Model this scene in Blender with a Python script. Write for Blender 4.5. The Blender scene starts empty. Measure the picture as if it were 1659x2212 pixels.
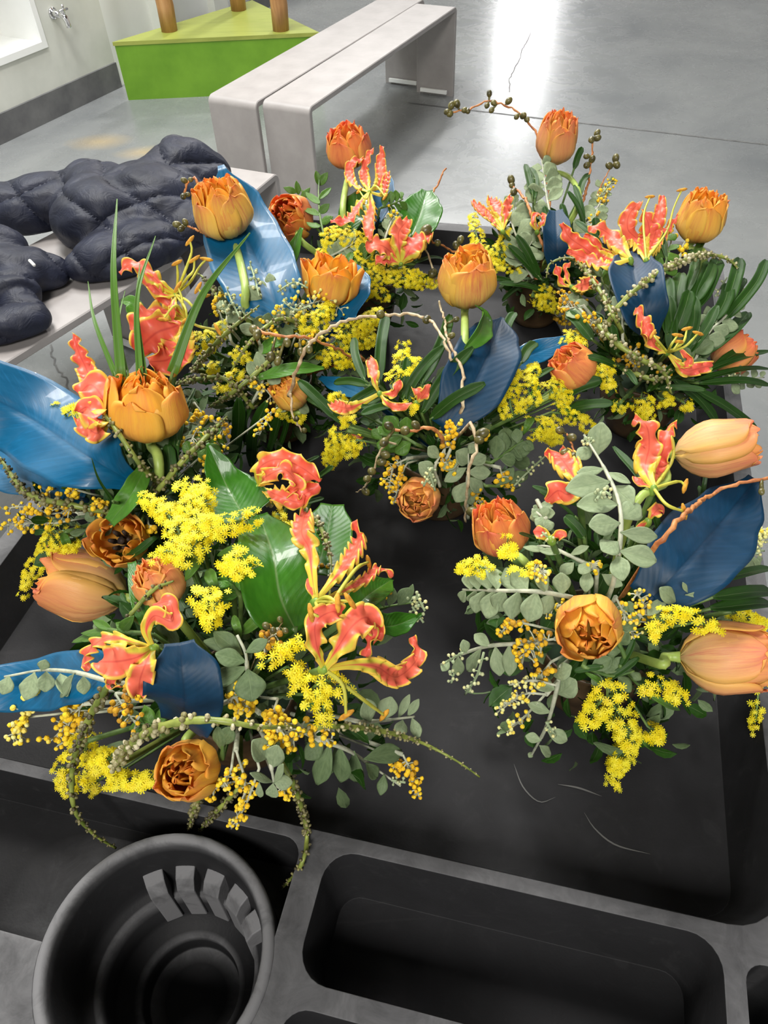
import bpy, math, random
import numpy as np
from mathutils import Vector, Matrix
SC = bpy.context.scene
COL = SC.collection
PI = math.pi

# ------------------------------------------------------------------ camera
IMW, IMH = 1659.0, 2212.0
FPX, PITCH, ROLL, CAMZ = 1644.08, 0.8115, -0.0443, 1.4338
_r0 = Vector((1, 0, 0)); _u0 = Vector((0, math.sin(PITCH), math.cos(PITCH)))
FWD = Vector((0, math.cos(PITCH), -math.sin(PITCH)))
CR = _r0 * math.cos(ROLL) + _u0 * math.sin(ROLL)
CU = -_r0 * math.sin(ROLL) + _u0 * math.cos(ROLL)
CAM = Vector((0, 0, CAMZ))
cd = bpy.data.cameras.new('camera'); co = bpy.data.objects.new('camera', cd); COL.objects.link(co)
cd.sensor_fit = 'VERTICAL'; cd.sensor_height = 24.0; cd.sensor_width = 18.0
cd.lens = FPX * 24.0 / IMH; cd.clip_start = 0.02; cd.clip_end = 200
M = Matrix((CR, CU, -FWD)).transposed().to_4x4(); M.translation = CAM
co.matrix_world = M
SC.camera = co

# ------------------------------------------------------------------ world, lights, exposure
SC.view_settings.view_transform = 'Standard'; SC.view_settings.look = 'None'
SC.view_settings.gamma = 1.0; SC.view_settings.use_curve_mapping = False
SC.view_settings.exposure = 0.0
wd = bpy.data.worlds.new('hall_light'); SC.world = wd; wd.use_nodes = True
bg = wd.node_tree.nodes['Background']; bg.inputs[0].default_value = (1.0, 0.99, 0.96, 1); bg.inputs[1].default_value = 0.48
def area(name, loc, target, sx, sy, power, col=(1, 1, 1)):
    l = bpy.data.lights.new(name, 'AREA'); l.shape = 'RECTANGLE'; l.size = sx; l.size_y = sy
    l.energy = power; l.color = col
    o = bpy.data.objects.new(name, l); COL.objects.link(o); o.location = loc
    o.rotation_euler = (Vector(target) - Vector(loc)).to_track_quat('-Z', 'Y').to_euler()
    return o
area('hall_or_fill_lamp', (0.9, 8.6, 4.6), (0, 2.5, 0.4), 0.5, 0.5, 230, (1.0, 0.98, 0.95))
area('hall_or_fill_lamp', (-0.8, 2.3, 3.7), (0.0, 0.9, 0.9), 0.9, 0.9, 130, (1.0, 0.97, 0.92))  # added soft overhead fill for the flowers, no known source
area('hall_or_fill_lamp', (-0.5, -2.0, 3.5), (0.0, 0.8, 0.9), 1.0, 1.0, 118, (1.0, 0.97, 0.92))  # added fill from behind the camera, brightens the flower fronts
area('hall_or_fill_lamp', (0.7, 3.6, 4.4), (0.1, 1.0, 0.9), 0.8, 0.8, 60, (1.0, 0.985, 0.96))  # added overhead fill aimed at the cart, offsets the dark ceiling
area('hall_or_fill_lamp', (-1.6, 3.6, 3.6), (-1.5, 4.4, 0.3), 1.2, 1.2, 112, (0.97, 0.99, 1.0))
area('hall_or_fill_lamp', (1.3, 13.6, 4.6), (0.6, 4.0, 0), 0.7, 2.0, 420)
area('hall_or_fill_lamp', (2.6, 17.6, 4.6), (0.6, 4.0, 0), 0.5, 1.6, 260)
area('hall_or_fill_lamp', (4.2, 22.5, 4.6), (0.6, 4.0, 0), 0.5, 1.6, 330)

# ------------------------------------------------------------------ helpers
def lin(c):
    out = []
    for v in c[:3]:
        v /= 255.0
        out.append(v / 12.92 if v <= 0.04045 else ((v + 0.055) / 1.055) ** 2.4)
    return tuple(out) + (1.0,)
def ray(x, y):
    return FWD + CR * ((x - IMW / 2) / FPX) - CU * ((y - IMH / 2) / FPX)
def PZ(x, y, z):
    d = ray(x, y); return CAM + d * ((z - CAMZ) / d.z)
def PD(x, y, dep):
    return CAM + ray(x, y) * dep
def depth(p): return (Vector(p) - CAM).dot(FWD)

class MB:
    def __init__(s): s.v = []; s.f = []; s.st = []; s.mi = []
    def add(s, vs, fs, st=None, mi=0):
        n = len(s.v); s.v.extend([tuple(v) for v in vs]); s.f.extend([tuple(i + n for i in f) for f in fs])
        s.st.extend(st if st is not None else [(0.0, 0.0, 0.0)] * len(vs)); s.mi.extend([mi] * len(fs))
    def grid(s, rows, st=None, mi=0, closed=False):
        m = len(rows[0]); vs = [p for r in rows for p in r]; fs = []
        for i in range(len(rows) - 1):
            for j in range(m if closed else m - 1):
                k = (j + 1) % m
                fs.append((i * m + j, i * m + k, (i + 1) * m + k, (i + 1) * m + j))
        s.add(vs, fs, [q for r in st for q in r] if st else None, mi)
    def tube(s, pts, rad, n=8, mi=0, cap=True):
        pts = [Vector(p) for p in pts]; R = rad if hasattr(rad, '__len__') else [rad] * len(pts)
        fr = frames(pts); rows = []; st = []
        for i, (p, (t, a, b)) in enumerate(zip(pts, fr)):
            rows.append([p + (a * math.cos(2 * PI * j / n) + b * math.sin(2 * PI * j / n)) * R[i] for j in range(n)])
            st.append([(0.0, i / (len(pts) - 1), 0.0)] * n)
        k0 = len(s.v); s.grid(rows, st, mi, True)
        if cap:
            s.f.append(tuple(k0 + j for j in range(n))[::-1]); s.f.append(tuple(k0 + (len(pts) - 1) * n + j for j in range(n))); s.mi += [mi, mi]
    def box(s, x0, x1, y0, y1, z0, z1, mi=0, X=None):
        vs = [Vector((x, y, z)) for z in (z0, z1) for y in (y0, y1) for x in (x0, x1)]
        if X: vs = [X @ v for v in vs]
        s.add(vs, [(0, 2, 3, 1), (4, 5, 7, 6), (0, 1, 5, 4), (2, 6, 7, 3), (0, 4, 6, 2), (1, 3, 7, 5)], None, mi)
    def ball(s, c, r, ax=(0, 0, 1), k=1.0, n=8, m=6, mi=0, col=0.0, bump=0.0, rnd=None):
        a = Vector(ax).normalized(); q = a.to_track_quat('Z', 'Y'); vs = []; fs = []; st = []
        c = Vector(c); rn = rnd or random
        vs.append(c + q @ Vector((0, 0, -r * k))); st.append((0.0, 0.0, col))
        for i in range(1, m):
            th = PI * i / m
            for j in range(n):
                ph = 2 * PI * (j + 0.5 * (i % 2)) / n
                rr = r * (1 + (rn.uniform(-bump, bump) if bump else 0))
                vs.append(c + q @ Vector((rr * math.sin(th) * math.cos(ph), rr * math.sin(th) * math.sin(ph), -rr * k * math.cos(th)))); st.append((0.0, i / m, col))
        vs.append(c + q @ Vector((0, 0, r * k))); st.append((0.0, 1.0, col))
        for j in range(n): fs.append((0, 1 + (j + 1) % n, 1 + j))
        for i in range(m - 2):
            for j in range(n):
                A = 1 + i * n; B = A + n; k2 = (j + 1) % n
                fs.append((A + j, A + k2, B + k2, B + j))
        A = 1 + (m - 2) * n
        for j in range(n): fs.append((A + j, A + (j + 1) % n, len(vs) - 1))
        s.add(vs, fs, st, mi)
    def build(s, name, mats, parent=None, smooth=True, thick=0.0):
        me = bpy.data.meshes.new(name)
        off = Vector((0, 0, 0)); q = parent
        while q is not None: off = off + Vector(q.location); q = q.parent
        me.from_pydata([(v[0] - off.x, v[1] - off.y, v[2] - off.z) for v in s.v], [], s.f); me.update()
        if any(q != (0.0, 0.0, 0.0) for q in s.st):
            at = me.attributes.new('st', 'FLOAT_VECTOR', 'POINT'); at.data.foreach_set('vector', np.array(s.st, dtype=np.float32).ravel())
        for m in (mats if isinstance(mats, (list, tuple)) else [mats]): me.materials.append(m)
        if any(s.mi): me.polygons.foreach_set('material_index', s.mi)
        if smooth: me.polygons.foreach_set('use_smooth', [True] * len(me.polygons))
        o = bpy.data.objects.new(name, me); COL.objects.link(o)
        if parent is not None: o.parent = parent
        if thick:
            md = o.modifiers.new('thickness', 'SOLIDIFY'); md.thickness = thick; md.offset = 0
        return o

def frames(pts, hint=None):
    n = len(pts); T = []
    for i in range(n):
        t = pts[min(i + 1, n - 1)] - pts[max(i - 1, 0)]
        T.append(t.normalized() if t.length > 1e-9 else Vector((0, 0, 1)))
    a = (hint or (Vector((0.3, 0.2, 1)) if abs(T[0].z) < 0.9 else Vector((1, 0.1, 0))))
    a = (a - T[0] * a.dot(T[0])).normalized(); out = []
    for t in T:
        a2 = a - t * a.dot(t)
        if a2.length > 1e-6: a = a2.normalized()
        out.append((t, a, t.cross(a)))
    return out
def spline(pts, n):
    pts = [Vector(p) for p in pts]
    if len(pts) == 2: return [pts[0].lerp(pts[1], i / (n - 1)) for i in range(n)]
    P = [pts[0] * 2 - pts[1]] + pts + [pts[-1] * 2 - pts[-2]]
    seg = [(pts[i + 1] - pts[i]).length for i in range(len(pts) - 1)]; L = sum(seg); out = []
    for k in range(n):
        d = L * k / (n - 1); i = 0
        while i < len(seg) - 1 and d > seg[i]: d -= seg[i]; i += 1
        t = min(1, d / max(seg[i], 1e-9)); p0, p1, p2, p3 = P[i:i + 4]
        out.append(0.5 * ((2 * p1) + (p2 - p0) * t + (2 * p0 - 5 * p1 + 4 * p2 - p3) * t * t + (-p0 + 3 * p1 - 3 * p2 + p3) * t ** 3))
    return out
def tag(o, label=None, cat=None, group=None, kind=None):
    if label: o['label'] = label
    if cat: o['category'] = cat
    if group: o['group'] = group
    if kind: o['kind'] = kind
    return o
def thing(name, loc, label, cat, group=None):
    o = bpy.data.objects.new(name, None); COL.objects.link(o); o.location = loc; o.empty_display_size = 0.02
    return tag(o, label, cat, group)

# ------------------------------------------------------------------ materials
def mat(name, col=(0.8, 0.8, 0.8, 1), rough=0.5, metal=0.0, coat=0.0, trans=0.0, spec=0.5):
    m = bpy.data.materials.new(name); m.use_nodes = True; nt = m.node_tree; b = nt.nodes['Principled BSDF']
    b.inputs['Base Color'].default_value = col; b.inputs['Roughness'].default_value = rough
    b.inputs['Metallic'].default_value = metal; b.inputs['Coat Weight'].default_value = coat
    b.inputs['Specular IOR Level'].default_value = spec
    m['b'] = 1
    if trans:
        tr = nt.nodes.new('ShaderNodeBsdfTranslucent'); mx = nt.nodes.new('ShaderNodeMixShader'); mx.inputs[0].default_value = trans
        tr.inputs[0].default_value = col
        nt.links.new(b.outputs[0], mx.inputs[1]); nt.links.new(tr.outputs[0], mx.inputs[2])
        nt.links.new(mx.outputs[0], nt.nodes['Material Output'].inputs[0])
    return m
class N:
    """small node-graph writer"""
    def __init__(s, m): s.m = m; s.nt = m.node_tree; s.b = s.nt.nodes['Principled BSDF']
    def new(s, t, **kw):
        n = s.nt.nodes.new(t)
        for k, v in kw.items(): setattr(n, k, v)
        return n
    def lk(s, a, b): s.nt.links.new(a, b)
    def val(s, sock, v):
        if hasattr(v, 'is_output'): s.lk(v, sock)
        else: sock.default_value = v
    def math(s, op, a, b=0.0, c=0.0, clamp=False):
        n = s.new('ShaderNodeMath', operation=op, use_clamp=clamp); s.val(n.inputs[0], a); s.val(n.inputs[1], b); s.val(n.inputs[2], c); return n.outputs[0]
    def mix(s, f, a, b, mode='MIX'):
        n = s.new('ShaderNodeMix', data_type='RGBA', blend_type=mode); s.val(n.inputs[0], f); s.val(n.inputs[6], a); s.val(n.inputs[7], b); return n.outputs[2]
    def ramp(s, f, stops):
        n = s.new('ShaderNodeValToRGB'); e = n.color_ramp.elements
        while len(e) < len(stops): e.new(0.5)
        for i, (p, c) in enumerate(stops): e[i].position = p; e[i].color = c
        s.lk(f, n.inputs[0]); return n.outputs[0]
    def noise(s, vec, scale, det=3, rough=0.5, dist=0.0):
        n = s.new('ShaderNodeTexNoise'); n.inputs['Scale'].default_value = scale; n.inputs['Detail'].default_value = det
        n.inputs['Roughness'].default_value = rough; n.inputs['Distortion'].default_value = dist
        if vec is not None: s.lk(vec, n.inputs['Vector'])
        return n.outputs['Fac']
    def obj(s): return s.new('ShaderNodeTexCoord').outputs['Object']
    def st(s):
        a = s.new('ShaderNodeAttribute', attribute_name='st'); x = s.new('ShaderNodeSeparateXYZ'); s.lk(a.outputs['Vector'], x.inputs[0])
        return x.outputs[0], x.outputs[1], x.outputs[2]
    def vec(s, x, y, z):
        n = s.new('ShaderNodeCombineXYZ'); s.val(n.inputs[0], x); s.val(n.inputs[1], y); s.val(n.inputs[2], z); return n.outputs[0]
    def rnd(s): return s.new('ShaderNodeObjectInfo').outputs['Random']
    def color(s, c):
        s.lk(c, s.b.inputs['Base Color'])
        for n in s.nt.nodes:
            if n.type == 'BSDF_TRANSLUCENT': s.lk(c, n.inputs[0])
    def rough(s, v): s.val(s.b.inputs['Roughness'], v)
    def bump(s, h, strength=0.3, dist=0.001):
        n = s.new('ShaderNodeBump'); n.inputs['Strength'].default_value = strength; n.inputs['Distance'].default_value = dist
        s.lk(h, n.inputs['Height']); s.lk(n.outputs[0], s.b.inputs['Normal'])
def g3(v): return lin(v)

def m_petal(name, inn, out, flame, fk):
    m = mat(name, rough=0.42, trans=0.32, spec=0.35); n = N(m); s, t, z = n.st()
    a = n.math('ABSOLUTE', s); r = n.rnd()
    stre = n.noise(n.vec(n.math('MULTIPLY', s, 7.0), n.math('MULTIPLY', t, 1.3), n.math('MULTIPLY', r, 40.0)), 1.6, 4, 0.65)
    fine = n.noise(n.vec(n.math('MULTIPLY', s, 30.0), n.math('MULTIPLY', t, 1.5), n.math('MULTIPLY', r, 17.0)), 2.0, 2)
    inner = n.ramp(t, [(0.0, g3((228, 196, 96))), (0.35, g3(inn[0])), (0.8, g3(inn[1])), (1.0, g3(inn[2]))])
    outer = n.ramp(t, [(0.0, g3((228, 212, 150))), (0.3, g3(out[0])), (0.75, g3(out[1])), (1.0, g3(out[2]))])
    base = n.mix(z, inner, outer)
    fl = n.math('MULTIPLY', n.math('SUBTRACT', 1.0, n.math('MULTIPLY', a, 1.15), clamp=True), n.math('MULTIPLY', n.math('SUBTRACT', stre, 0.36, clamp=True), 3.4), clamp=True)
    base = n.mix(n.math('MULTIPLY', fl, n.math('MULTIPLY', fk, n.math('ADD', 0.35, n.math('MULTIPLY', z, 0.5)))), base, g3(flame))
    base = n.mix(n.math('MULTIPLY', n.math('SUBTRACT', n.math('FRACT', n.math('MULTIPLY', r, 7.3)), 0.4, clamp=True), 0.8), base, g3(inn[1]))
    edge = n.math('MULTIPLY', n.math('SUBTRACT', a, 0.62, clamp=True), 2.4, clamp=True)
    base = n.mix(n.math('MULTIPLY', edge, n.math('MULTIPLY', stre, 1.3, clamp=True)), base, g3((252, 206, 90)))
    base = n.mix(n.math('MULTIPLY', n.math('SUBTRACT', fine, 0.5), 0.35, clamp=True), base, g3((252, 224, 150)))
    n.color(base); n.bump(fine, 0.25, 0.0010); return m
def m_flame():
    m = mat('flame_lily_petal', rough=0.38, trans=0.25, spec=0.4); n = N(m); s, t, z = n.st(); a = n.math('ABSOLUTE', s)
    wob = n.noise(n.vec(s, n.math('MULTIPLY', t, 6.0), n.math('MULTIPLY', n.rnd(), 30.0)), 1.5, 2)
    red = n.mix(n.math('MULTIPLY', n.rnd(), 0.6), n.mix(wob, g3((228, 66, 66)), g3((252, 134, 104))), g3((246, 130, 96)))
    base = n.ramp(n.math('ADD', t, n.math('MULTIPLY', n.math('SUBTRACT', wob, 0.5), 0.25)), [(0.12, g3((214, 214, 84))), (0.26, g3((240, 214, 74))), (0.42, (1, 1, 1, 1)), (1.0, (1, 1, 1, 1))])
    base = n.mix(n.math('MULTIPLY', n.math('SUBTRACT', n.math('ADD', t, n.math('MULTIPLY', n.math('SUBTRACT', 0.5, a), 0.5)), 0.29, clamp=True), 7.0, clamp=True), n.mix(wob, g3((206, 208, 80)), g3((242, 214, 74))), red)
    e = n.math('MULTIPLY', n.math('SUBTRACT', a, n.math('ADD', 0.72, n.math('MULTIPLY', t, 0.10))), 9.0, clamp=True)
    base = n.mix(e, base, g3((244, 206, 84)))
    mid = n.math('MULTIPLY', n.math('SUBTRACT', 0.10, a, clamp=True), 5.0, clamp=True)
    base = n.mix(mid, base, g3((190, 30, 50)))
    n.color(base); n.bump(wob, 0.2, 0.001); return m
def m_leaf(name, c1, c2, rough, vein, coat=0.0, trans=0.15, strk=0.0, strc=(120, 170, 220)):
    m = mat(name, rough=rough, trans=trans, coat=coat, spec=0.32); n = N(m); s, t, z = n.st(); a = n.math('ABSOLUTE', s)
    no = n.noise(n.vec(n.math('MULTIPLY', s, 2.0), n.math('MULTIPLY', t, 2.6), n.math('MULTIPLY', n.rnd(), 30.0)), 1.8, 4, 0.6)
    base = n.mix(no, g3(c1), g3(c2))
    w = n.math('SINE', n.math('MULTIPLY', n.math('ADD', t, n.math('MULTIPLY', a, -0.22)), vein))
    line = n.noise(n.vec(n.math('MULTIPLY', n.math('SUBTRACT', t, n.math('MULTIPLY', a, 0.25)), 55.0), n.math('MULTIPLY', a, 2.0), n.rnd()), 1.0, 3, 0.7)
    if strk:
        base = n.mix(n.math('MULTIPLY', n.math('SUBTRACT', line, 0.52, clamp=True), strk, clamp=True), base, g3(strc))
    mid = n.math('MULTIPLY', n.math('SUBTRACT', 0.05, a, clamp=True), 14.0, clamp=True)
    base = n.mix(mid, base, n.mix(0.5, g3(c1), g3((150, 170, 120)) if not strk else g3(c1)))
    n.color(base)
    h = n.math('ADD', n.math('MULTIPLY', w, 0.25), n.math('ADD', n.math('MULTIPLY', line, 0.8), n.math('MULTIPLY', mid, -1.0)))
    n.bump(h, 0.10 if strk else 0.2, 0.0012); n.rough(n.math('ADD', rough - 0.08, n.math('MULTIPLY', no, 0.2)))
    return m
def m_noisy(name, c1, c2, scale, rough, bump=0.0, bd=0.001, det=4, metal=0.0, trans=0.0, spec=0.5, stops=(0.35, 0.65)):
    m = mat(name, rough=rough, metal=metal, trans=trans, spec=spec); n = N(m); o = n.obj()
    f = n.noise(o, scale, det, 0.6)
    n.color(n.ramp(f, [(stops[0], g3(c1)), (stops[1], g3(c2))]))
    if bump: n.bump(f, bump, bd)
    return m
def m_attr(name, cols, rough, trans=0.0, bump=0.0, scale=900):
    """colour chosen by the third value stored on each small bloom, berry or bud"""
    m = mat(name, rough=rough, trans=trans); n = N(m); s, t, z = n.st()
    c = n.ramp(z, [(i / (len(cols) - 1), g3(k)) for i, k in enumerate(cols)])
    n.color(c)
    if bump: n.bump(n.noise(n.obj(), scale, 2), bump, 0.001)
    return m
PETAL = m_petal('golden_tulip_petal', ((250, 176, 50), (254, 190, 48), (250, 160, 62)), ((244, 212, 118), (250, 204, 92), (242, 160, 88)), (222, 102, 88), 1.0)
PETAL_P = m_petal('peach_tulip_petal', ((250, 184, 90), (252, 186, 92), (246, 160, 92)), ((250, 204, 140), (250, 180, 118), (242, 144, 100)), (226, 124, 110), .9)
PETAL_R = m_petal('orange_tulip_petal', ((248, 150, 60), (252, 158, 62), (244, 124, 66)), ((248, 178, 110), (248, 160, 98), (236, 116, 84)), (214, 84, 80), 1.0)
FLAME = m_flame()
BLUE = m_leaf('blue_painted_leaf', (0, 68, 102), (4, 94, 134), 0.38, 120, coat=0.12, trans=0.03, strk=1.6, strc=(28, 112, 164))
NAVY = m_leaf('dark_blue_painted_leaf', (0, 38, 62), (2, 55, 84), 0.5, 120, coat=0.0, trans=0.02, strk=0.9, strc=(10, 66, 112))
GREEN = m_leaf('glossy_green_leaf', (28, 78, 12), (64, 122, 28), 0.3, 90, coat=0.2, trans=0.12)
LIME = m_leaf('light_green_leaf', (60, 116, 36), (104, 158, 56), 0.34, 60, trans=0.25)
STRAP = m_leaf('strap_leaf', (18, 46, 8), (48, 90, 20), 0.5, 10, trans=0.1)
BLADE = m_leaf('sword_blade', (56, 98, 30), (98, 138, 52), 0.4, 8, trans=0.1)
SILVER = m_leaf('silver_leaf', (104, 124, 92), (168, 182, 142), 0.6, 40, trans=0.14)
SAGE = m_leaf('sage_leaf', (66, 88, 54), (122, 142, 100), 0.55, 40, trans=0.12)
OLIVE = m_leaf('small_green_leaf', (54, 94, 28), (100, 140, 54), 0.4, 40, trans=0.2)
STEM = m_noisy('tulip_stem', (150, 176, 84), (178, 200, 104), 60, 0.42, trans=0.15)
TWIG = m_noisy('green_stem', (66, 96, 44), (104, 130, 66), 90, 0.5)
WHITETWIG = m_noisy('pale_stem', (150, 156, 134), (190, 192, 168), 120, 0.6)
GOLD = m_attr('goldenrod_floret', [(214, 180, 10), (250, 230, 20), (255, 246, 60)], 0.55, trans=0.35)  # darkest yellow is shading put into the floret colours for depth
MIM = m_attr('mimosa_ball', [(172, 122, 34), (242, 192, 26), (250, 216, 48), (230, 228, 150)], 0.8, bump=0.9)
SBUD = m_attr('silver_bud', [(150, 166, 128), (196, 200, 152), (222, 216, 150)], 0.7)
SEED = m_attr('string_bud', [(62, 56, 32), (134, 128, 82), (218, 208, 174)], 0.5, bump=0.4)
GSTR = m_noisy('string_stem', (84, 100, 38), (148, 158, 74), 70, 0.45, bump=0.3)
OTWIG = m_noisy('orange_twig', (150, 84, 42), (206, 138, 78), 160, 0.55, bump=0.5)
CTWIG = m_noisy('cream_twig', (150, 120, 88), (216, 200, 164), 120, 0.55, bump=0.5)
BERRY = m_noisy('olive_berry', (52, 50, 28), (112, 106, 58), 110, 0.35, bump=0.2)
STAMEN = m_noisy('stamen_yellow', (196, 196, 70), (226, 220, 96), 80, 0.45, trans=0.2)
ANTHER = m_noisy('anther_orange', (170, 110, 24), (214, 158, 46), 300, 0.8, bump=0.4)
POT = m_noisy('brown_glazed_pot', (58, 44, 30), (104, 82, 56), 24, 0.38, bump=0.15)
# ------------------------------------------------------------------ room
def m_floor():
    m = mat('polished_concrete', rough=0.24, spec=0.6); n = N(m); o = n.obj()
    a = n.noise(o, 1.1, 5, 0.6, 0.6); b = n.noise(o, 7.0, 5, 0.65, 0.8); c = n.noise(o, 160, 2)
    base = n.ramp(a, [(0.3, g3((112, 115, 117))), (0.7, g3((144, 146, 145)))])
    base = n.mix(n.math('MULTIPLY', n.math('SUBTRACT', b, 0.45, clamp=True), 1.0, clamp=True), base, g3((112, 115, 116)))
    base = n.mix(n.math('MULTIPLY', c, 0.18), base, g3((120, 122, 122)))
    # rusty stain near the green stand
    for (cx, cy, rx, ry) in ((-1.33, 3.98, 0.20, 0.13), (-1.08, 3.82, 0.17, 0.10)):
        v = n.new('ShaderNodeVectorMath', operation='SUBTRACT'); n.lk(o, v.inputs[0]); v.inputs[1].default_value = (cx, cy, 0)
        w = n.new('ShaderNodeVectorMath', operation='DIVIDE'); n.lk(v.outputs[0], w.inputs[0]); w.inputs[1].default_value = (rx, ry, 1)
        l = n.new('ShaderNodeVectorMath', operation='LENGTH'); n.lk(w.outputs[0], l.inputs[0])
        f = n.math('MULTIPLY', n.math('SUBTRACT', 1.15, n.math('ADD', l.outputs['Value'], n.math('MULTIPLY', b, 0.5)), clamp=True), 1.1, clamp=True)
        base = n.mix(f, base, g3((164, 148, 118)))
    n.color(base); n.rough(n.math('ADD', 0.16, n.math('MULTIPLY', b, 0.22))); n.bump(n.noise(o, 3.0, 3), 0.08, 0.01); return m
FLOOR = m_floor()
WALL = m_noisy('painted_wall', (205, 207, 198), (222, 223, 214), 3.0, 0.6)
WHITE = m_noisy('bright_white_panel', (238, 239, 236), (246, 247, 244), 2.0, 0.45)
BASEB = m_noisy('grey_baseboard', (88, 88, 90), (112, 112, 112), 6.0, 0.55, bump=0.05)
BENCH = m_noisy('bench_grey_paint', (152, 147, 145), (163, 158, 156), 9.0, 0.45, bump=0.03)
LIMEP = m_noisy('lime_green_paint', (96, 142, 30), (112, 158, 40), 5.0, 0.42, bump=0.05)
def m_ply():
    m = mat('lime_stained_plywood', rough=0.4); n = N(m); o = n.obj()
    mp = n.new('ShaderNodeMapping'); n.lk(o, mp.inputs[0]); mp.inputs['Scale'].default_value = (1.2, 9, 3)
    f = n.noise(mp.outputs[0], 2.2, 5, 0.6, 0.5)
    n.color(n.ramp(f, [(0.25, g3((128, 138, 58))), (0.5, g3((154, 162, 76))), (0.75, g3((138, 150, 60)))])); return m
PLY = m_ply()
def m_wood():
    m = mat('peeled_log', rough=0.5); n = N(m); o = n.obj()
    mp = n.new('ShaderNodeMapping'); n.lk(o, mp.inputs[0]); mp.inputs['Scale'].default_value = (16, 16, 2.5)
    f = n.noise(mp.outputs[0], 2.0, 5, 0.6, 1.0)
    n.color(n.ramp(f, [(0.25, g3((150, 104, 60))), (0.6, g3((186, 140, 90))), (0.85, g3((202, 164, 116)))])); n.bump(f, 0.3, 0.004); return m
LOG = m_wood()
CHROME = mat('chrome', (0.8, 0.8, 0.8, 1), 0.15, 1.0)
def struct(o): o['kind'] = 'structure'; return o
f = MB(); f.box(-9, 10, -4, 26, 4.8, 5.0); struct(f.build('ceiling', m_noisy('grey_ceiling', (74, 76, 80), (90, 92, 96), 2.0, 0.8), smooth=False))
f = MB(); f.box(-9, 10, -4, 26, -0.2, 0); struct(f.build('floor', FLOOR, smooth=False))
# left wall: from the corner towards the camera's left
WC = Vector((-1.393, 4.799, 0)); WD = Vector((0.485, 0.8744, 0)); WN = Vector((0.8744, -0.485, 0))
def fx(o, d, n):   # local x along d, local y along n
    return Matrix(((d.x, n.x, 0, o.x), (d.y, n.y, 0, o.y), (0, 0, 1, 0), (0, 0, 0, 1)))
XL = fx(WC, WD, WN)
# wall with a hole for the white niche: niche spans along -0.95..-0.434 and z .31..0.9
w = MB(); nx0, nx1, nz0, nz1 = -1.30, -0.434, 0.310, 0.95
w.box(-5, nx0, -0.32, 0, 0, 4.8, X=XL); w.box(nx1, 0.0, -0.32, 0, 0, 4.8, X=XL)
w.box(nx0, nx1, -0.32, 0, 0, nz0, X=XL); w.box(nx0, nx1, -0.32, 0, nz1, 4.8, X=XL)
w.box(nx0, nx1, -0.32, -0.29, nz0, nz1, X=XL)
struct(w.build('wall_left', WALL, smooth=False))
bD = (Vector((-0.671, 6.52, 0)) - WC); bD.normalize(); bN = Vector((bD.y, -bD.x, 0))
XB = fx(WC, bD, bN)
w = MB(); w.box(0.0, 9, -0.2, 0, 0, 4.8, X=XB); struct(w.build('wall_back', WHITE, smooth=False))
w = MB(); w.box(0.42, 0.55, 0.0, 0.07, 0, 4.8, X=XB); w.box(1.05, 1.22, 0.0, 0.05, 0, 4.8, X=XB); struct(w.build('trim_1', WALL, smooth=False))
w = MB(); w.box(-5, -0.004, 0, 0.014, 0, 0.125, X=XL); o = struct(w.build('baseboard_left', BASEB, smooth=False))
w = MB(); w.box(0.3, 9, 0.05, 0.075, 0, 0.10, X=XB); struct(w.build('baseboard_back', BASEB, smooth=False))
# niche box
t = thing('wall_niche', XL @ Vector((nx1, 0, nz0)), 'white open-fronted box niche set into the wall beside the tap', 'niche')
nb = MB(); T = 0.03; Y0 = -0.285; Y1 = 0.012
nb.box(nx0, nx1, Y0, Y1, nz0, nz0 + T, X=XL); nb.box(nx0, nx1, Y0, Y1, nz1 - T, nz1, X=XL)
nb.box(nx0, nx0 + T, Y0, Y1, nz0 + T, nz1 - T, X=XL); nb.box(nx1 - T, nx1, Y0, Y1, nz0 + T, nz1 - T, X=XL)
nb.build('frame', WHITE, t, smooth=False)
nb = MB(); nb.box(nx0 + T, nx1 - T, Y0, Y0 + 0.01, nz0 + T, nz1 - T, X=XL); nb.build('back_panel', WHITE, t, smooth=False)
# tap
tp = XL @ Vector((-0.334, 0, 0)); tp.z = 0.434
t = thing('wall_tap', tp, 'chrome wall tap with small handle beside the white niche', 'tap')
def XT(a, b, c): return XL @ Vector((-0.334 + a, b, 0)) + Vector((0, 0, 0.434 + c))
a = MB(); a.tube([XT(0, 0.0, 0), XT(0, 0.008, 0)], 0.026, 20); a.tube([XT(0, 0.008, 0), XT(0, 0.02, 0), XT(0, 0.055, -0.004)], [0.019, 0.015, 0.014], 16)
a.tube(spline([XT(0, 0.05, 0), XT(0, 0.075, -0.01), XT(0, 0.085, -0.03), XT(0, 0.088, -0.055)], 10), [0.015] * 5 + [0.013] * 5, 14); a.build('spout', CHROME, t)
a = MB(); a.tube([XT(0, 0.055, 0), XT(0.0, 0.07, 0.012), XT(0, 0.08, 0.018)], [0.012, 0.010, 0.008], 12)
a.tube([XT(-0.028, 0.082, 0.02), XT(0.028, 0.082, 0.02)], 0.006, 10); a.tube([XT(0, 0.082, -0.006), XT(0, 0.082, 0.044)], 0.006, 10); a.build('handle', CHROME, t)

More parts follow.
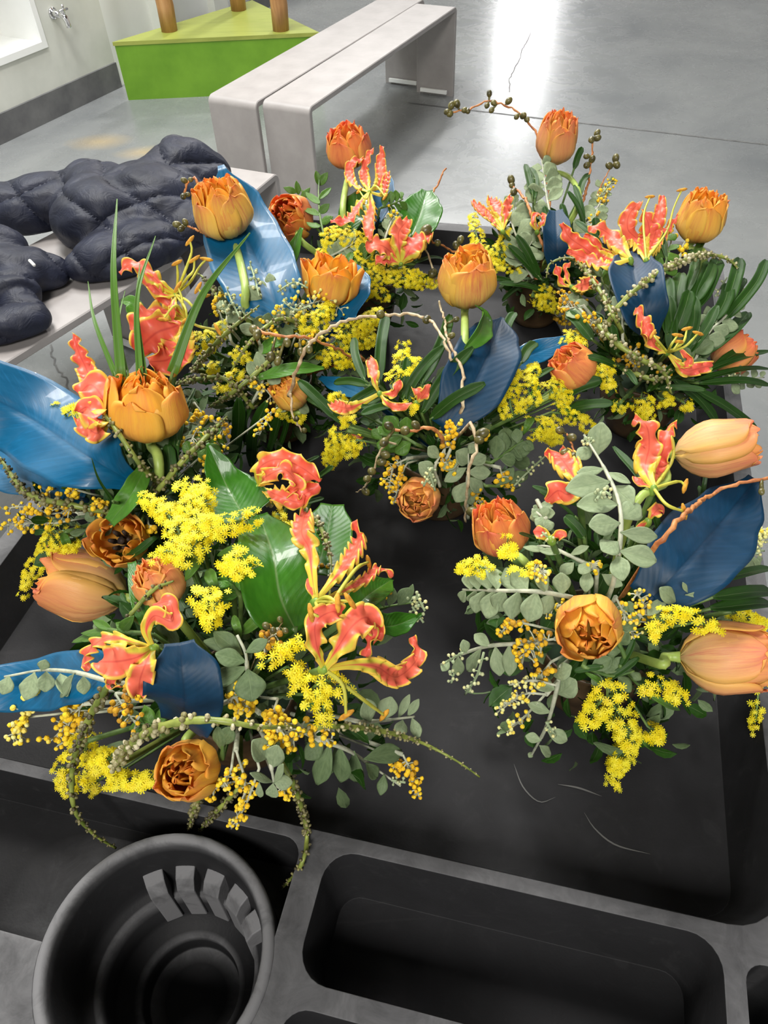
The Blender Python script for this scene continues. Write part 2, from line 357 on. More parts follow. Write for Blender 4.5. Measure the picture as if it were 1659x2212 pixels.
# cracks and the sawn joint of the slab
DARK = m_noisy('floor_joint', (84, 84, 84), (110, 110, 108), 20, 0.7)
def ribbon(name, pts, w):
    b = MB(); fr = frames(pts, Vector((0, 0, 1)))
    b.grid([[p + fr[i][2] * w / 2 + Vector((0, 0, 0.0012)), p - fr[i][2] * w / 2 + Vector((0, 0, 0.0012))] for i, p in enumerate(pts)])
    return struct(b.build(name, DARK, smooth=False))
ribbon('trim_2', [PZ(880, 222, 0), PZ(945, 230, 0), PZ(1659, 313, 0), PZ(2100, 366, 0)], 0.012)
rc = random.Random(3)
def crack(name, px, w):
    pts = spline([PZ(x, y, 0) for x, y in px], 26)
    pts = [p + Vector((rc.uniform(-1, 1), rc.uniform(-1, 1), 0)) * w * 1.1 for p in pts]
    ribbon(name, pts, w)
crack('trim_3', [(112, 745), (118, 790), (140, 815), (150, 850), (190, 880)], 0.006)
CRK = [(1146, 70), (1130, 105), (1118, 135), (1102, 170), (1100, 200)]
crack('trim_4', CRK, 0.006)

# green triangular stand
t = thing('display_stand', (-1.309, 4.559, 0), 'lime green triangular plinth with wooden poles beside the white wall', 'stand')
gA, gB, gC = Vector((-1.309, 4.559, 0)), Vector((-0.227, 4.569, 0)), Vector((-0.641, 5.285, 0))
def prism(mb, poly, z0, z1, mi=0):
    n = len(poly); vs = [Vector((p[0], p[1], z0)) for p in poly] + [Vector((p[0], p[1], z1)) for p in poly]
    mb.add(vs, [tuple(range(n))[::-1], tuple(range(n, 2 * n))] + [(i, (i + 1) % n, n + (i + 1) % n, n + i) for i in range(n)], None, mi)
def inset(poly, d):
    c = sum(poly, Vector((0, 0, 0))) / len(poly); return [p + (c - p).normalized() * d for p in poly]
b = MB(); prism(b, inset([gA, gB, gC], 0.008), 0.0, 0.264); b.build('plinth', LIMEP, t, smooth=False)
b = MB(); prism(b, [gA, gB, gC], 0.264, 0.282); o = b.build('top_board', PLY, t, smooth=False); o['label'] = 'yellow-green stained plywood top board'
for (x, y) in ((-1.036, 4.72), (-0.70, 5.08), (-0.432, 4.64)):
    b = MB(); pts = [Vector((x, y, 0.28 + 0.12 * i)) + Vector((0.004 * math.sin(i * 1.7), 0.003 * math.cos(i), 0)) for i in range(18)]
    b.tube(pts, [0.043 + 0.002 * math.sin(i * 2.1) for i in range(18)], 22); o = b.build('pole', LOG, t); o['label'] = 'round peeled wooden pole'

# benches -----------------------------------------------------------
def bench(o, d, L, W, label, h=0.41, th=0.022, rad=0.028):
    """bent-sheet bench: top with two end panels, rounded bends; d = length direction, W to the right of d"""
    e = Vector((d.y, -d.x, 0)); t = thing('bench', o, label, 'bench', None)
    prof = []   # outer profile along length then inner back
    def arc(cx, cz, r, a0, a1, n=7): return [(cx + r * math.cos(a0 + (a1 - a0) * i / n), cz + r * math.sin(a0 + (a1 - a0) * i / n)) for i in range(n + 1)]
    out = [(0, 0)] + arc(rad, h - rad, rad, PI, PI / 2) + arc(L - rad, h - rad, rad, PI / 2, 0) + [(L, 0)]
    r2 = max(rad - th, 0.006); inn = [(0 + th, 0)] + arc(th + r2, h - th - r2, r2, PI, PI / 2) + arc(L - th - r2, h - th - r2, r2, PI / 2, 0) + [(L - th, 0)]
    rows = []
    bev = 0.003
    for (s, k) in ((0, bev), (bev, 0), (W - bev, 0), (W, bev)):
        row = []
        for (x, z), (xi, zi) in zip(out, inn):
            dx, dz = xi - x, zi - z; l = math.hypot(dx, dz) or 1
            row.append(o + d * (x + dx / l * k) + e * s + Vector((0, 0, z + dz / l * k)))
        for (x, z), (xi, zi) in list(zip(out, inn))[::-1]:
            dx, dz = xi - x, zi - z; l = math.hypot(dx, dz) or 1
            row.append(o + d * (xi - dx / l * k) + e * s + Vector((0, 0, zi - dz / l * k)))
        rows.append(row)
    b = MB(); b.grid(rows, None, 0, True)
    n = len(out); m = 2 * n; nb = len(rows)
    for k0, rev in ((0, False), ((nb - 1) * m, True)):
        for i in range(n - 1):
            q = (k0 + i, k0 + i + 1, k0 + m - 2 - i, k0 + m - 1 - i); b.f.append(q if rev else q[::-1]); b.mi.append(0)
    ob = b.build('seat_shell', BENCH, t); md = ob.modifiers.new('edge', 'EDGE_SPLIT'); md.split_angle = math.radians(40)
    for x in (0.03, L - 0.03 - 0.012):
        b = MB(); X = fx(o, d, e); b.box(x, x + 0.012, 0.03, W - 0.03, 0.012, 0.03, X=X); b.build('foot_bar', WHITE, t, smooth=False)
    return t
def ydir(a): return Vector((-math.sin(a), math.cos(a), 0))
dR = ydir(-0.4794); dL = ydir(-0.4874)
bench(Vector((-0.4024, 3.1826, 0)), dR, 1.496, 0.211, 'right one of the two empty grey benches behind the flowers')
bench(Vector((-0.6241, 3.271, 0)), dL, 1.60, 0.225, 'left one of the two empty grey benches, next to the green plinth')
d2 = ydir(-0.434); e2 = Vector((d2.y, -d2.x, 0)); p2 = Vector((-0.484, 2.108, 0)); bench(p2 - e2 * 0.40, d2, 0.452, 0.40, 'short light grey bench under the far end of the navy coats')
d1 = ydir(-0.60); e1 = Vector((d1.y, -d1.x, 0)); p1 = Vector((-0.530, 2.003, 0)); bench(p1 - e1 * 0.42 - d1 * 1.7, d1, 1.7, 0.42, 'light grey bench nearest the camera, carrying the navy coats')

# coats -------------------------------------------------------------
def m_nylon():
    m = mat('navy_nylon', rough=0.55, spec=0.3); n = N(m); o = n.obj(); f = n.noise(o, 14, 4, 0.6, 0.6); sA, sB, sC = n.st()
    n.color(n.ramp(f, [(0.3, g3((19, 22, 35))), (0.7, g3((33, 37, 54)))])); n.bump(n.math('ADD', n.math('MULTIPLY', n.noise(o, 20, 3, 0.6, 1.5), 0.35), n.math('MINIMUM', n.math('POWER', sA, 0.3), n.math('POWER', sB, 0.3))), 0.9, 0.012); return m
NYLON = m_nylon()
def coat(name, label, blobs, ang, pitch, seed, amp=0.012):
    rn = random.Random(seed); b = MB()
    for (x, y, z, rx, ry, rz, yaw) in blobs:
        c = PZ(x, y, z); k = len(b.v); b.ball((0, 0, 0), 1.0, (0, 0, 1), 1.0, 20, 14)
        cs, sn = math.cos(yaw), math.sin(yaw)
        for i in range(k, len(b.v)):
            vx, vy, vz = b.v[i]; sp = lambda q: math.copysign(abs(q) ** 0.85, q)
            vx, vy, vz = sp(vx) * rx, sp(vy) * ry, vz * rz
            b.v[i] = (c.x + vx * cs - vy * sn, c.y + vx * sn + vy * cs, max(0.4115, c.z + vz))
    o = b.build('tmp', NYLON); o.modifiers.new('r', 'REMESH').voxel_size = 0.008
    sm = o.modifiers.new('s', 'SMOOTH'); sm.factor = 0.6; sm.iterations = 40
    dg = bpy.context.evaluated_depsgraph_get(); me = bpy.data.meshes.new_from_object(o.evaluated_get(dg)); bpy.data.objects.remove(o)
    n = len(me.vertices); co = np.empty(n * 3, np.float32); me.vertices.foreach_get('co', co); co = co.reshape(-1, 3)
    no = np.empty(n * 3, np.float32); me.vertices.foreach_get('normal', no); no = no.reshape(-1, 3)
    ca, sa = math.cos(ang), math.sin(ang); x = co[:, 0] * ca + co[:, 1] * sa; y = -co[:, 0] * sa + co[:, 1] * ca; zz = co[:, 2]
    wob = 0.02 * np.sin(x * 13 + seed) + 0.018 * np.sin(y * 17 + 2 * seed)
    A = np.abs(np.sin((x + wob + zz * 0.7) * PI / pitch)); B = np.abs(np.sin((y - wob + zz * 0.5) * PI / pitch))
    h = amp * (A ** .38 + B ** .38 - 1.3)
    h -= 0.010 * np.exp(-(np.sin(x * 8 + 2.2 * np.sin(y * 9 + seed)) / .16) ** 2) * (0.5 + 0.5 * np.sin(y * 21))
    h += 0.0016 * np.sin(x * 71 + 3 * np.sin(y * 33)) * np.cos(y * 57 + 2 * np.sin(zz * 60))
    h *= np.clip((co[:, 2] - 0.415) / 0.02, 0, 1)
    co = co + no * h[:, None]; co[:, 2] = np.maximum(co[:, 2], 0.4108)
    me.vertices.foreach_set('co', co.ravel()); at = me.attributes.new('st', 'FLOAT_VECTOR', 'POINT'); at.data.foreach_set('vector', np.stack([A, B, A * 0], 1).astype(np.float32).ravel()); me.update()
    me.polygons.foreach_set('use_smooth', [True] * len(me.polygons)); me.materials.clear(); me.materials.append(NYLON); me.name = name
    r = thing(name, PZ(blobs[0][0], blobs[0][1], 0.41), label, 'coat', 'navy coats on the bench')
    me.transform(Matrix.Translation(-Vector(r.location)))
    ob = bpy.data.objects.new('quilted_shell', me); COL.objects.link(ob); ob.parent = r
    return r
coatA = coat('puffer_coat', 'large navy quilted puffer coat heaped across the bench, further from the camera', [
    (390, 385, .48, .10, .13, .105, -.5), (372, 343, .53, .05, .07, .065, -.3), (440, 395, .46, .08, .11, .08, -.4), (325, 440, .48, .16, .15, .10, -.5),
    (225, 465, .48, .14, .14, .10, -.6), (205, 412, .49, .10, .11, .08, -.4), (275, 545, .45, .17, .09, .06, .5),
    (395, 490, .45, .11, .10, .06, .5), (440, 450, .46, .06, .08, .06, -.4), (95, 440, .475, .16, .09, .075, .5), (10, 452, .475, .14, .08, .07, .3)],
    0.55, 0.155, 1)
coatB = coat('puffer_coat', 'smaller black puffer coat with a hanging cuff, at the left edge of the photo', [
    (5, 545, .47, .07, .07, .07, .2), (50, 590, .46, .10, .07, .06, .5), (105, 590, .445, .06, .06, .04, .3),
    (10, 640, .46, .09, .06, .06, .4), (50, 690, .445, .07, .06, .04, .5), (0, 710, .445, .08, .05, .04, .3), (0, 590, .47, .09, .07, .07, 0)],
    0.2, 0.12, 5, 0.008)
b = MB(); q0 = PZ(64, 563, .52); q1 = PZ(74, 573, .52); b.tube([q0, q1], 0.004, 8); o = b.build('zip_pull', WHITE, coatB); o['label'] = 'small white zip pull'

# ------------------------------------------------------------------ cart
TZ = 0.9326; TY = -0.2615; TO = Vector((-0.3762, 0.2793, TZ)); TDEP = 0.045; ZF = TZ - TDEP
TU = Vector((math.cos(TY), math.sin(TY), 0)); TV = Vector((-math.sin(TY), math.cos(TY), 0))
def uvof(p): w = Vector((p[0] - TO.x, p[1] - TO.y, 0)); return w.dot(TU), w.dot(TV)
def CX(u, v, z=0.0): return TO + TU * u + TV * v + Vector((0, 0, z))
def m_plastic():
    m = mat('black_cart_plastic', rough=0.62, spec=0.12); n = N(m); o = n.obj()
    a = n.noise(o, 5, 5, 0.65, 0.4); b = n.noise(o, 45, 4, 0.7, 0.8); c = n.noise(o, 600, 2)
    mp = n.new('ShaderNodeMapping'); n.lk(o, mp.inputs[0]); mp.inputs['Scale'].default_value = (6, 90, 30); mp.inputs['Rotation'].default_value = (0, 0, 0.5)
    sc = n.noise(mp.outputs[0], 1.4, 3, 0.6, 0.3)
    base = n.ramp(a, [(0.3, g3((32, 32, 33))), (0.7, g3((46, 46, 48)))])
    base = n.mix(n.math('MULTIPLY', n.math('SUBTRACT', b, 0.56, clamp=True), 1.6, clamp=True), base, g3((58, 58, 59)))
    base = n.mix(n.math('MULTIPLY', n.math('SUBTRACT', sc, 0.66, clamp=True), 2.2, clamp=True), base, g3((66, 66, 66)))
    pt = n.new('ShaderNodeNewGeometry').outputs['Pointiness']
    wear = n.math('MULTIPLY', n.math('SUBTRACT', pt, 0.507, clamp=True), n.math('MULTIPLY', b, 44.0), clamp=True)
    base = n.mix(wear, base, g3((112, 112, 114)))
    n.color(base); n.rough(n.math('ADD', 0.46, n.math('MULTIPLY', b, 0.22))); n.bump(n.math('ADD', n.math('MULTIPLY', c, 0.5), b), 0.18, 0.0012); return m
PLASTIC = m_plastic()
SCRATCH = mat('pale_scratch', lin((92, 92, 90)), 0.6)
cart = thing('utility_cart', (TO.x, TO.y, 0.0), 'black plastic utility cart with deep tray, cup holder and storage bins', 'cart')
def rrect(u0, u1, v0, v1, r, n=6):
    out = []
    for (cu, cv, a0) in ((u1 - r, v1 - r, 0), (u0 + r, v1 - r, PI / 2), (u0 + r, v0 + r, PI), (u1 - r, v0 + r, 1.5 * PI)):
        out += [(cu + r * math.cos(a0 + PI / 2 * i / n), cv + r * math.sin(a0 + PI / 2 * i / n)) for i in range(n + 1)]
    return out
def solid(rings):   # rings: list of (poly, z) from bottom to top
    b = MB(); rows = [[CX(u, v, z) for (u, v) in poly] for poly, z in rings]; b.grid(rows, None, 0, True)
    m = len(rows[0]); b.f.append(tuple(range(m))[::-1]); b.f.append(tuple(range((len(rows) - 1) * m, len(rows) * m))); b.mi += [0, 0]
    return b
def pocket(u0, u1, v0, v1, r, dep, draft):
    top = rrect(u0 - draft * 0.03 / dep, u1 + draft * 0.03 / dep, v0 - draft * 0.03 / dep, v1 + draft * 0.03 / dep, r + draft * 0.03 / dep)
    return solid([(rrect(u0 + draft, u1 - draft, v0 + draft, v1 - draft, max(r - draft * 0.5, 0.004)), -dep), (top, 0.03)])
CUPC = (0.262, -0.090); CUPR = 0.0712
def shell(name, base, cutters, bev=0.0045):
    o = base.build('tmp_base', PLASTIC, smooth=False); tm = []
    for c in cutters:
        k = c.build('tmp_cut', PLASTIC, smooth=False); tm.append(k)
        md = o.modifiers.new('b', 'BOOLEAN'); md.operation = 'DIFFERENCE'; md.solver = 'EXACT'; md.object = k
    if bev:
        md = o.modifiers.new('v', 'BEVEL'); md.width = bev; md.segments = 3; md.limit_method = 'ANGLE'; md.angle_limit = math.radians(38)
    dg = bpy.context.evaluated_depsgraph_get(); me = bpy.data.meshes.new_from_object(o.evaluated_get(dg))
    for k in tm + [o]: bpy.data.objects.remove(k)
    me.polygons.foreach_set('use_smooth', [True] * len(me.polygons)); me.transform(Matrix.Translation(-Vector(cart.location)))
    me.name = name; ob = bpy.data.objects.new(name, me); COL.objects.link(ob); ob.parent = cart
    es = ob.modifiers.new('e', 'WEIGHTED_NORMAL'); es.keep_sharp = False; es.weight = 90
    return ob
deck = solid([(rrect(-0.012, 0.632, -0.255, 0.846, 0.045), -0.115), (rrect(-0.018, 0.638, -0.262, 0.852, 0.05), 0.0)])
cuts = [pocket(0.0, 0.622, 0.0, 0.83, 0.03, TDEP, 0.016),
        pocket(0.012, 0.328, -0.099, -0.008, 0.012, 0.052, 0.003),
        pocket(0.346, 0.585, -0.084, -0.009, 0.018, 0.062, 0.007),
        pocket(0.346, 0.585, -0.165, -0.097, 0.014, 0.05, 0.005),
        solid([(rrect(0.597, 0.624, -0.075, -0.018, 0.011), -0.14), (rrect(0.597, 0.624, -0.075, -0.018, 0.011), 0.03)]),
        solid([([(CUPC[0] + (CUPR - 0.001) * math.cos(2 * PI * i / 64), CUPC[1] + (CUPR - 0.001) * math.sin(2 * PI * i / 64)) for i in range(64)], z) for z in (-0.14, 0.03)])]
shell('top_tray', deck, cuts)
def lathe(prof, cu, cv, n=72):
    b = MB(); b.grid([[CX(cu + r * math.cos(2 * PI * i / n), cv + r * math.sin(2 * PI * i / n), z) for i in range(n)] for r, z in prof], None, 0, True); return b
prof = [(0.0705, -0.118), (0.0708, -0.006), (0.0705, -0.001), (0.069, 0.0022), (0.0665, 0.003), (0.064, 0.002), (0.0625, -0.002), (0.0612, -0.012), (0.0592, -0.045), (0.0585, -0.052),
        (0.0565, -0.055), (0.0515, -0.056), (0.0495, -0.058), (0.0485, -0.088), (0.047, -0.092), (0.036, -0.094), (0.0335, -0.096), (0.0325, -0.112), (0.031, -0.115), (0.0, -0.1155)]
lathe(prof, *CUPC).build('cup_holder', PLASTIC, cart)
for k in range(5):    # grip ribs inside the far right of the cup holder
    an = math.radians(124 - k * 21); b = MB()
    cs, sn = math.cos(an), math.sin(an); X = Matrix(((TU.x * cs + TV.x * sn, -TU.x * sn + TV.x * cs, 0, 0), (TU.y * cs + TV.y * sn, -TU.y * sn + TV.y * cs, 0, 0), (0, 0, 1, 0), (0, 0, 0, 1)))
    c = CX(*CUPC); X.translation = c; vs = []
    for (r0, z) in ((0.049, -0.058), (0.049, -0.044), (0.056, -0.034)): pass
    w2 = 0.0058
    pts = [(0.0605, -0.030), (0.0525, -0.034), (0.0475, -0.042), (0.0460, -0.088), (0.0605, -0.088)]
    b.add([X @ Vector((r, s * w2 * (1 + 0.15 * (r - 0.046) / 0.014), z)) for s in (-1, 1) for r, z in pts],
          [(0, 1, 2, 3, 4), (9, 8, 7, 6, 5)] + [(i, i + 5, (i + 1) % 5 + 5, (i + 1) % 5) for i in range(5)])
    o = b.build('grip_rib', PLASTIC, cart, smooth=False); md = o.modifiers.new('v', 'BEVEL'); md.width = 0.0008; md.segments = 2
# flare that ties the cup rim to the handle plateau
# legs, lower shelf, casters (below the tray)
for (u, v) in ((0.02, -0.12), (0.60, -0.12), (0.02, 0.79), (0.60, 0.79)):
    solid([(rrect(u - 0.02, u + 0.025, v - 0.03, v + 0.03, 0.012), -0.75), (rrect(u - 0.02, u + 0.025, v - 0.03, v + 0.03, 0.012), -0.10)]).build('corner_post', PLASTIC, cart, smooth=False)
shell('lower_shelf', solid([(rrect(-0.01, 0.635, -0.15, 0.85, 0.04), -0.80), (rrect(-0.01, 0.635, -0.15, 0.85, 0.04), -0.70)]), [pocket(0.05, 0.57, -0.08, 0.76, 0.03, 0.79, 0.0)] and [solid([(rrect(0.05, 0.57, -0.08, 0.75, 0.03), -0.775), (rrect(0.05, 0.57, -0.08, 0.75, 0.03), -0.6)])])
RUB = mat('caster_rubber', lin((60, 60, 62)), 0.6)
for (u, v) in ((0.06, -0.08), (0.57, -0.08), (0.06, 0.78), (0.57, 0.78)):
    c = CX(u, v, 0); c.z = 0.055; b = MB(); b.tube([c - TU * 0.016, c - TU * 0.012, c + TU * 0.012, c + TU * 0.016], [0.048, 0.055, 0.055, 0.048], 28); o = b.build('caster', RUB, cart)
    b = MB(); X = fx(Vector((c.x, c.y, 0)), TU, TV)
    b.box(-0.024, -0.019, -0.02, 0.02, 0.05, 0.12, X=X); b.box(0.019, 0.024, -0.02, 0.02, 0.05, 0.12, X=X); b.box(-0.024, 0.024, -0.02, 0.02, 0.12, 0.135, X=X); b.build('caster_fork', CHROME, cart, smooth=False)
# scratches on the tray floor and the bit of dried stem in the corner
def scr(px, w, z=ZF):
    pts = [PZ(x, y, z + 0.0006) for x, y in px]; pts = spline(pts, 14); b = MB(); fr = frames(pts, Vector((0, 0, 1)))
    b.grid([[p + fr[i][2] * w * math.sin(PI * (i + .5) / 14), p - fr[i][2] * w * math.sin(PI * (i + .5) / 14)] for i, p in enumerate(pts)]); b.build('scratch', SCRATCH, cart)
scr([(1110, 1650), (1130, 1700), (1165, 1732), (1200, 1722)], 0.0005)
scr([(1205, 1694), (1250, 1702), (1300, 1720)], 0.0007)
scr([(1262, 1755), (1285, 1790), (1330, 1825), (1405, 1845)], 0.0006)
STRAW = mat('dried_stalk', lin((176, 160, 120)), 0.6)
b = MB(); b.tube(spline([PZ(1607, 1775, ZF + .003), PZ(1612, 1815, ZF + .003), PZ(1603, 1850, ZF + .004), PZ(1608, 1872, ZF + .003)], 12), 0.0012, 6)
tag(b.build('dried_stalk', STRAW), 'thin dried straw stalk lying in the right corner of the tray', 'stalk')
# ------------------------------------------------------------------ the eight arrangements: where each pot stands
ARR = {}
class Arr: pass
def arr(k, x, y, R, hz=0.10):
    a = Arr(); a.C = PZ(x, y, ZF + hz); a.D = depth(a.C); a.R = R; a.base = Vector((a.C.x, a.C.y, ZF + 0.062)); ARR[k] = a; return a
for k, x, y, R in (('G', 500, 1440, .115), ('H', 1300, 1320, .11), ('F', 955, 915, .10), ('E', 290, 1030, .10), ('C', 590, 765, .10), ('B', 785, 555, .095), ('A', 1172, 530, .085), ('D', 1410, 750, .10)):
    arr(k, x, y, R)
def Q(k, p):
    """a point of arrangement k: seen at (x, y), lying on the arrangement's dome, p[2] metres nearer"""
    a = ARR[k]; x, y = p[0], p[1]; off = p[2] if len(p) > 2 else 0.0
    X = PD(x, y, a.D); rho = (X - a.C).length
    dep = a.D - math.sqrt(max(0.0, a.R ** 2 - rho ** 2)) * 0.9 - off
    X = PD(x, y, dep); u, v = uvof(X)
    zmin = ZF + 0.006 if v > 0.002 and 0 < u < 0.62 else TZ + 0.006
    if v < -0.008 and u < 0.32: zmin = TZ - 0.046
    if X.z < zmin: X = PZ(x, y, zmin)
    return X
def QS(k, pts, n): return spline([Q(k, p) for p in pts], n)
def pxm(k, px, p): return px * depth(Q(k, p)) / FPX
def camvec(v): return (CR * v[0] + CU * v[1] - FWD * v[2]).normalized()
UP = Vector((0, 0, 1))
def smooth(t): t = max(0.0, min(1.0, t)); return t * t * (3 - 2 * t)
def inner(k, p, f=0.55):
    """a hidden point between p and the pot mouth"""
    return Vector(p).lerp(ARR[k].base, f)
CANON = {'A': 'the far right arrangement', 'B': 'the far left arrangement', 'C': 'the arrangement behind the left one', 'D': 'the arrangement at the right rim', 'E': 'the left rim arrangement', 'F': 'the middle arrangement', 'G': 'the front left arrangement', 'H': 'the front right arrangement'}

# pots ---------------------------------------------------------------
POTL = {'A': 'brown round pot under the tulip with the long berry twig, far right', 'B': 'brown pot of the far left arrangement, mostly hidden by flowers', 'C': 'brown pot under the silver-leaved tulip arrangement behind the sword leaves',
        'D': 'brown pot at the right rim of the tray, below yellow goldenrod', 'E': 'brown pot of the arrangement by the left rim of the tray', 'F': 'brown pot in the middle of the tray, beside the peach tulip leaning on its rim',
        'G': 'brown pot under the large front left arrangement', 'H': 'brown pot under the front right arrangement with silver leaves'}
for k, a in ARR.items():
    c = Vector((a.C.x, a.C.y, ZF)); sc = {'B': .75, 'C': .78, 'G': .85, 'A': .8, 'D': .85}.get(k, .9); t = thing('flower_pot', c, POTL[k], 'pot', 'brown pots in the cart tray'); b = MB(); n = 48
    pr = [(0.0, 0.0008), (0.030, 0.0008), (0.034, 0.003), (0.0385, 0.010), (0.046, 0.028), (0.050, 0.046), (0.0495, 0.060), (0.047, 0.066), (0.0475, 0.070), (0.0455, 0.071), (0.044, 0.066), (0.045, 0.05), (0.0, 0.048)]
    b.grid([[c + Vector((sc * r * math.cos(2 * PI * i / n), sc * r * math.sin(2 * PI * i / n), z)) for i in range(n)] for r, z in pr], None, 0, True); b.build('bowl', POT, t)
    b = MB(); b.grid([[c + Vector((sc * r * math.cos(2 * PI * i / n), sc * r * math.sin(2 * PI * i / n), z)) for i in range(n)] for r, z in ((0.0, 0.0655), (0.03, 0.064), (0.0445, 0.058))], None, 0, True)
    b.build('floral_foam', m_noisy('floral_foam', (24, 44, 26), (36, 60, 34), 80, 0.9), t)

# tulips -------------------------------------------------------------
def petal(name, mt, parent, c, ax, sx, sy, R, H, phi, lay, zl, opn, W, rn, outer, ruf):
    b = MB(); nt, ns = 17, 11; rows = []; st = []; ph = rn.uniform(0, 6.28); k1 = rn.uniform(-1, 1); tw = rn.uniform(-0.06, 0.06); dz = rn.uniform(-0.04, 0.04)
    for i in range(nt):
        t = i / (nt - 1); t = 1 - (1 - t) ** 1.7; g = math.sin(min(t / 0.48, 1) * PI / 2) ** 0.72 if t < 0.48 else 1 + (opn - 1) * smooth((t - 0.42) / 0.62)
        r0 = R * lay * max(0.06, g); z0 = H * zl * (1 + dz) * (0.55 * math.sin(PI / 2 * t ** 1.2) + 0.45 * t ** 1.22)
        wf = min(1.0, (t / 0.22 + 0.12)) ** 0.6 * math.sqrt(max(0.0, 1 - max(0.0, (t - 0.58) / 0.43) ** 2.7)); wf = max(wf, 0.16)
        row = []; sr = []
        for j in range(ns):
            s = -1 + 2 * j / (ns - 1); an = phi + tw * t * 3 + s * W * wf
            r = r0 * (1 + 0.035 * s) - R * 0.05 * math.exp(-(s / 0.14) ** 2) * (1 - t) * outer + R * 0.045 * ruf * math.sin(4.2 * s + ph) * t ** 2.2 + R * 0.02 * math.sin(9 * s + 5 * t + ph)
            z = z0 + H * 0.025 * ruf * math.sin(5 * s + ph * 2) * t ** 4 - H * 0.05 * s * s * t ** 3
            row.append(c + ax * z + (sx * math.cos(an) + sy * math.sin(an)) * r); sr.append((s, t, outer))
        rows.append(row); st.append(sr)
    b.grid(rows, st); return b.build(name, mt, parent, thick=0.0005)
def tulip(k, x, y, off, dpx, hr, axis, kind, stem, label, leaf=None, tone=None):
    """bloom centred at (x, y); dpx wide; hr height / width; axis: world vector, or camera-frame vector when given as ('c', ...)"""
    rn = random.Random(int(x * 7 + y)); cen = Q(k, (x, y, off)); D = dpx * depth(cen) / FPX; R = D / 2; H = D * hr
    ax = camvec(axis[1:]) if axis[0] == 'c' else Vector(axis).normalized()
    c = cen - ax * H * 0.5; q = ax.to_track_quat('Z', 'Y'); sx = q @ Vector((1, 0, 0)); sy = q @ Vector((0, 1, 0))
    t = thing('tulip', ARR[k].base, label, 'tulip', 'orange double tulips'); p0 = rn.uniform(0, 6.28)
    if kind == 'closed': L = [(3, 1.0, .95, .80, 1.05, 1, .7), (3, .95, .98, .72, 1.0, .85, 1.0), (4, .80, .97, .66, .85, .4, 1.4), (4, .55, .94, .66, .9, .1, 1.6)]
    elif kind == 'semi': L = [(4, 1.0, .90, .82, .74, .95, 1), (5, .93, .98, .72, .68, .7, 1.3), (4, .76, 1.0, .62, .76, .35, 1.6), (3, .5, .97, .6, .95, .1, 1.8)]
    elif kind == 'open': L = [(4, 1.0, .84, .84, .86, .7, 1.3), (4, .88, .95, .66, .80, .35, 1.7), (3, .68, .95, .60, .98, .05, 2.2), (3, .46, .90, .55, .95, 0, 2.6), (2, .24, .86, .6, 1.3, 0, 2.4)]
    else: L = [(4, 1.0, .82, 1.08, .74, .6, 1.6), (4, .88, .9, .95, .70, .25, 2.0), (4, .70, .9, .84, .7, 0, 2.4)]
    for li, (n, lay, zl, opn, W, outer, ruf) in enumerate(L):
        for i in range(n):
            petal('petal', tone or PETAL, t, c + ax * H * 0.012 * li, ax, sx, sy, R, H, p0 + li * 0.55 + 2 * PI * (i + rn.uniform(-.08, .08)) / n, lay * rn.uniform(.96, 1.04), zl, opn * rn.uniform(.9, 1.1), W * rn.uniform(.92, 1.08), rn, outer, ruf)
    if kind == 'wide':
        DK = ANTHERD
        for i in range(6):
            b = MB(); a = 2 * PI * i / 6; d = sx * math.cos(a) + sy * math.sin(a); b.tube([c + d * R * .2 + ax * H * .1, c + d * R * .3 + ax * H * .5], 0.0014, 6); b.tube([c + d * R * .3 + ax * H * .45, c + d * R * .36 + ax * H * .68], [0.0022, 0.0014], 6); b.build('stamen', DK, t)
        b = MB(); b.tube([c, c + ax * H * .5, c + ax * H * .55], [0.0022, 0.002, 0.0028], 8); b.build('pistil', ANTHERD, t)
    pts = [c + ax * H * 0.02, c - ax * H * 0.16] + [Q(k, p) for p in stem]
    pts += [inner(k, pts[-1], .6), ARR[k].base]
    w = max(0.0026, D * 0.065); S = spline(pts, 30); b = MB(); b.tube(S, [w * 1.25] + [w] * 29, 12); b.build('stem', STEM, t)
    if leaf: leafmesh('leaf', t, [Q(k, p) for p in leaf[0]], leaf[1], LIME, fold=0.5, wave=0.15, seed=int(x), tang=leaf[2] if len(leaf) > 2 else 0.6)
    return t
ANTHERD = m_noisy('dark_stamen', (30, 22, 20), (56, 42, 30), 200, 0.7)

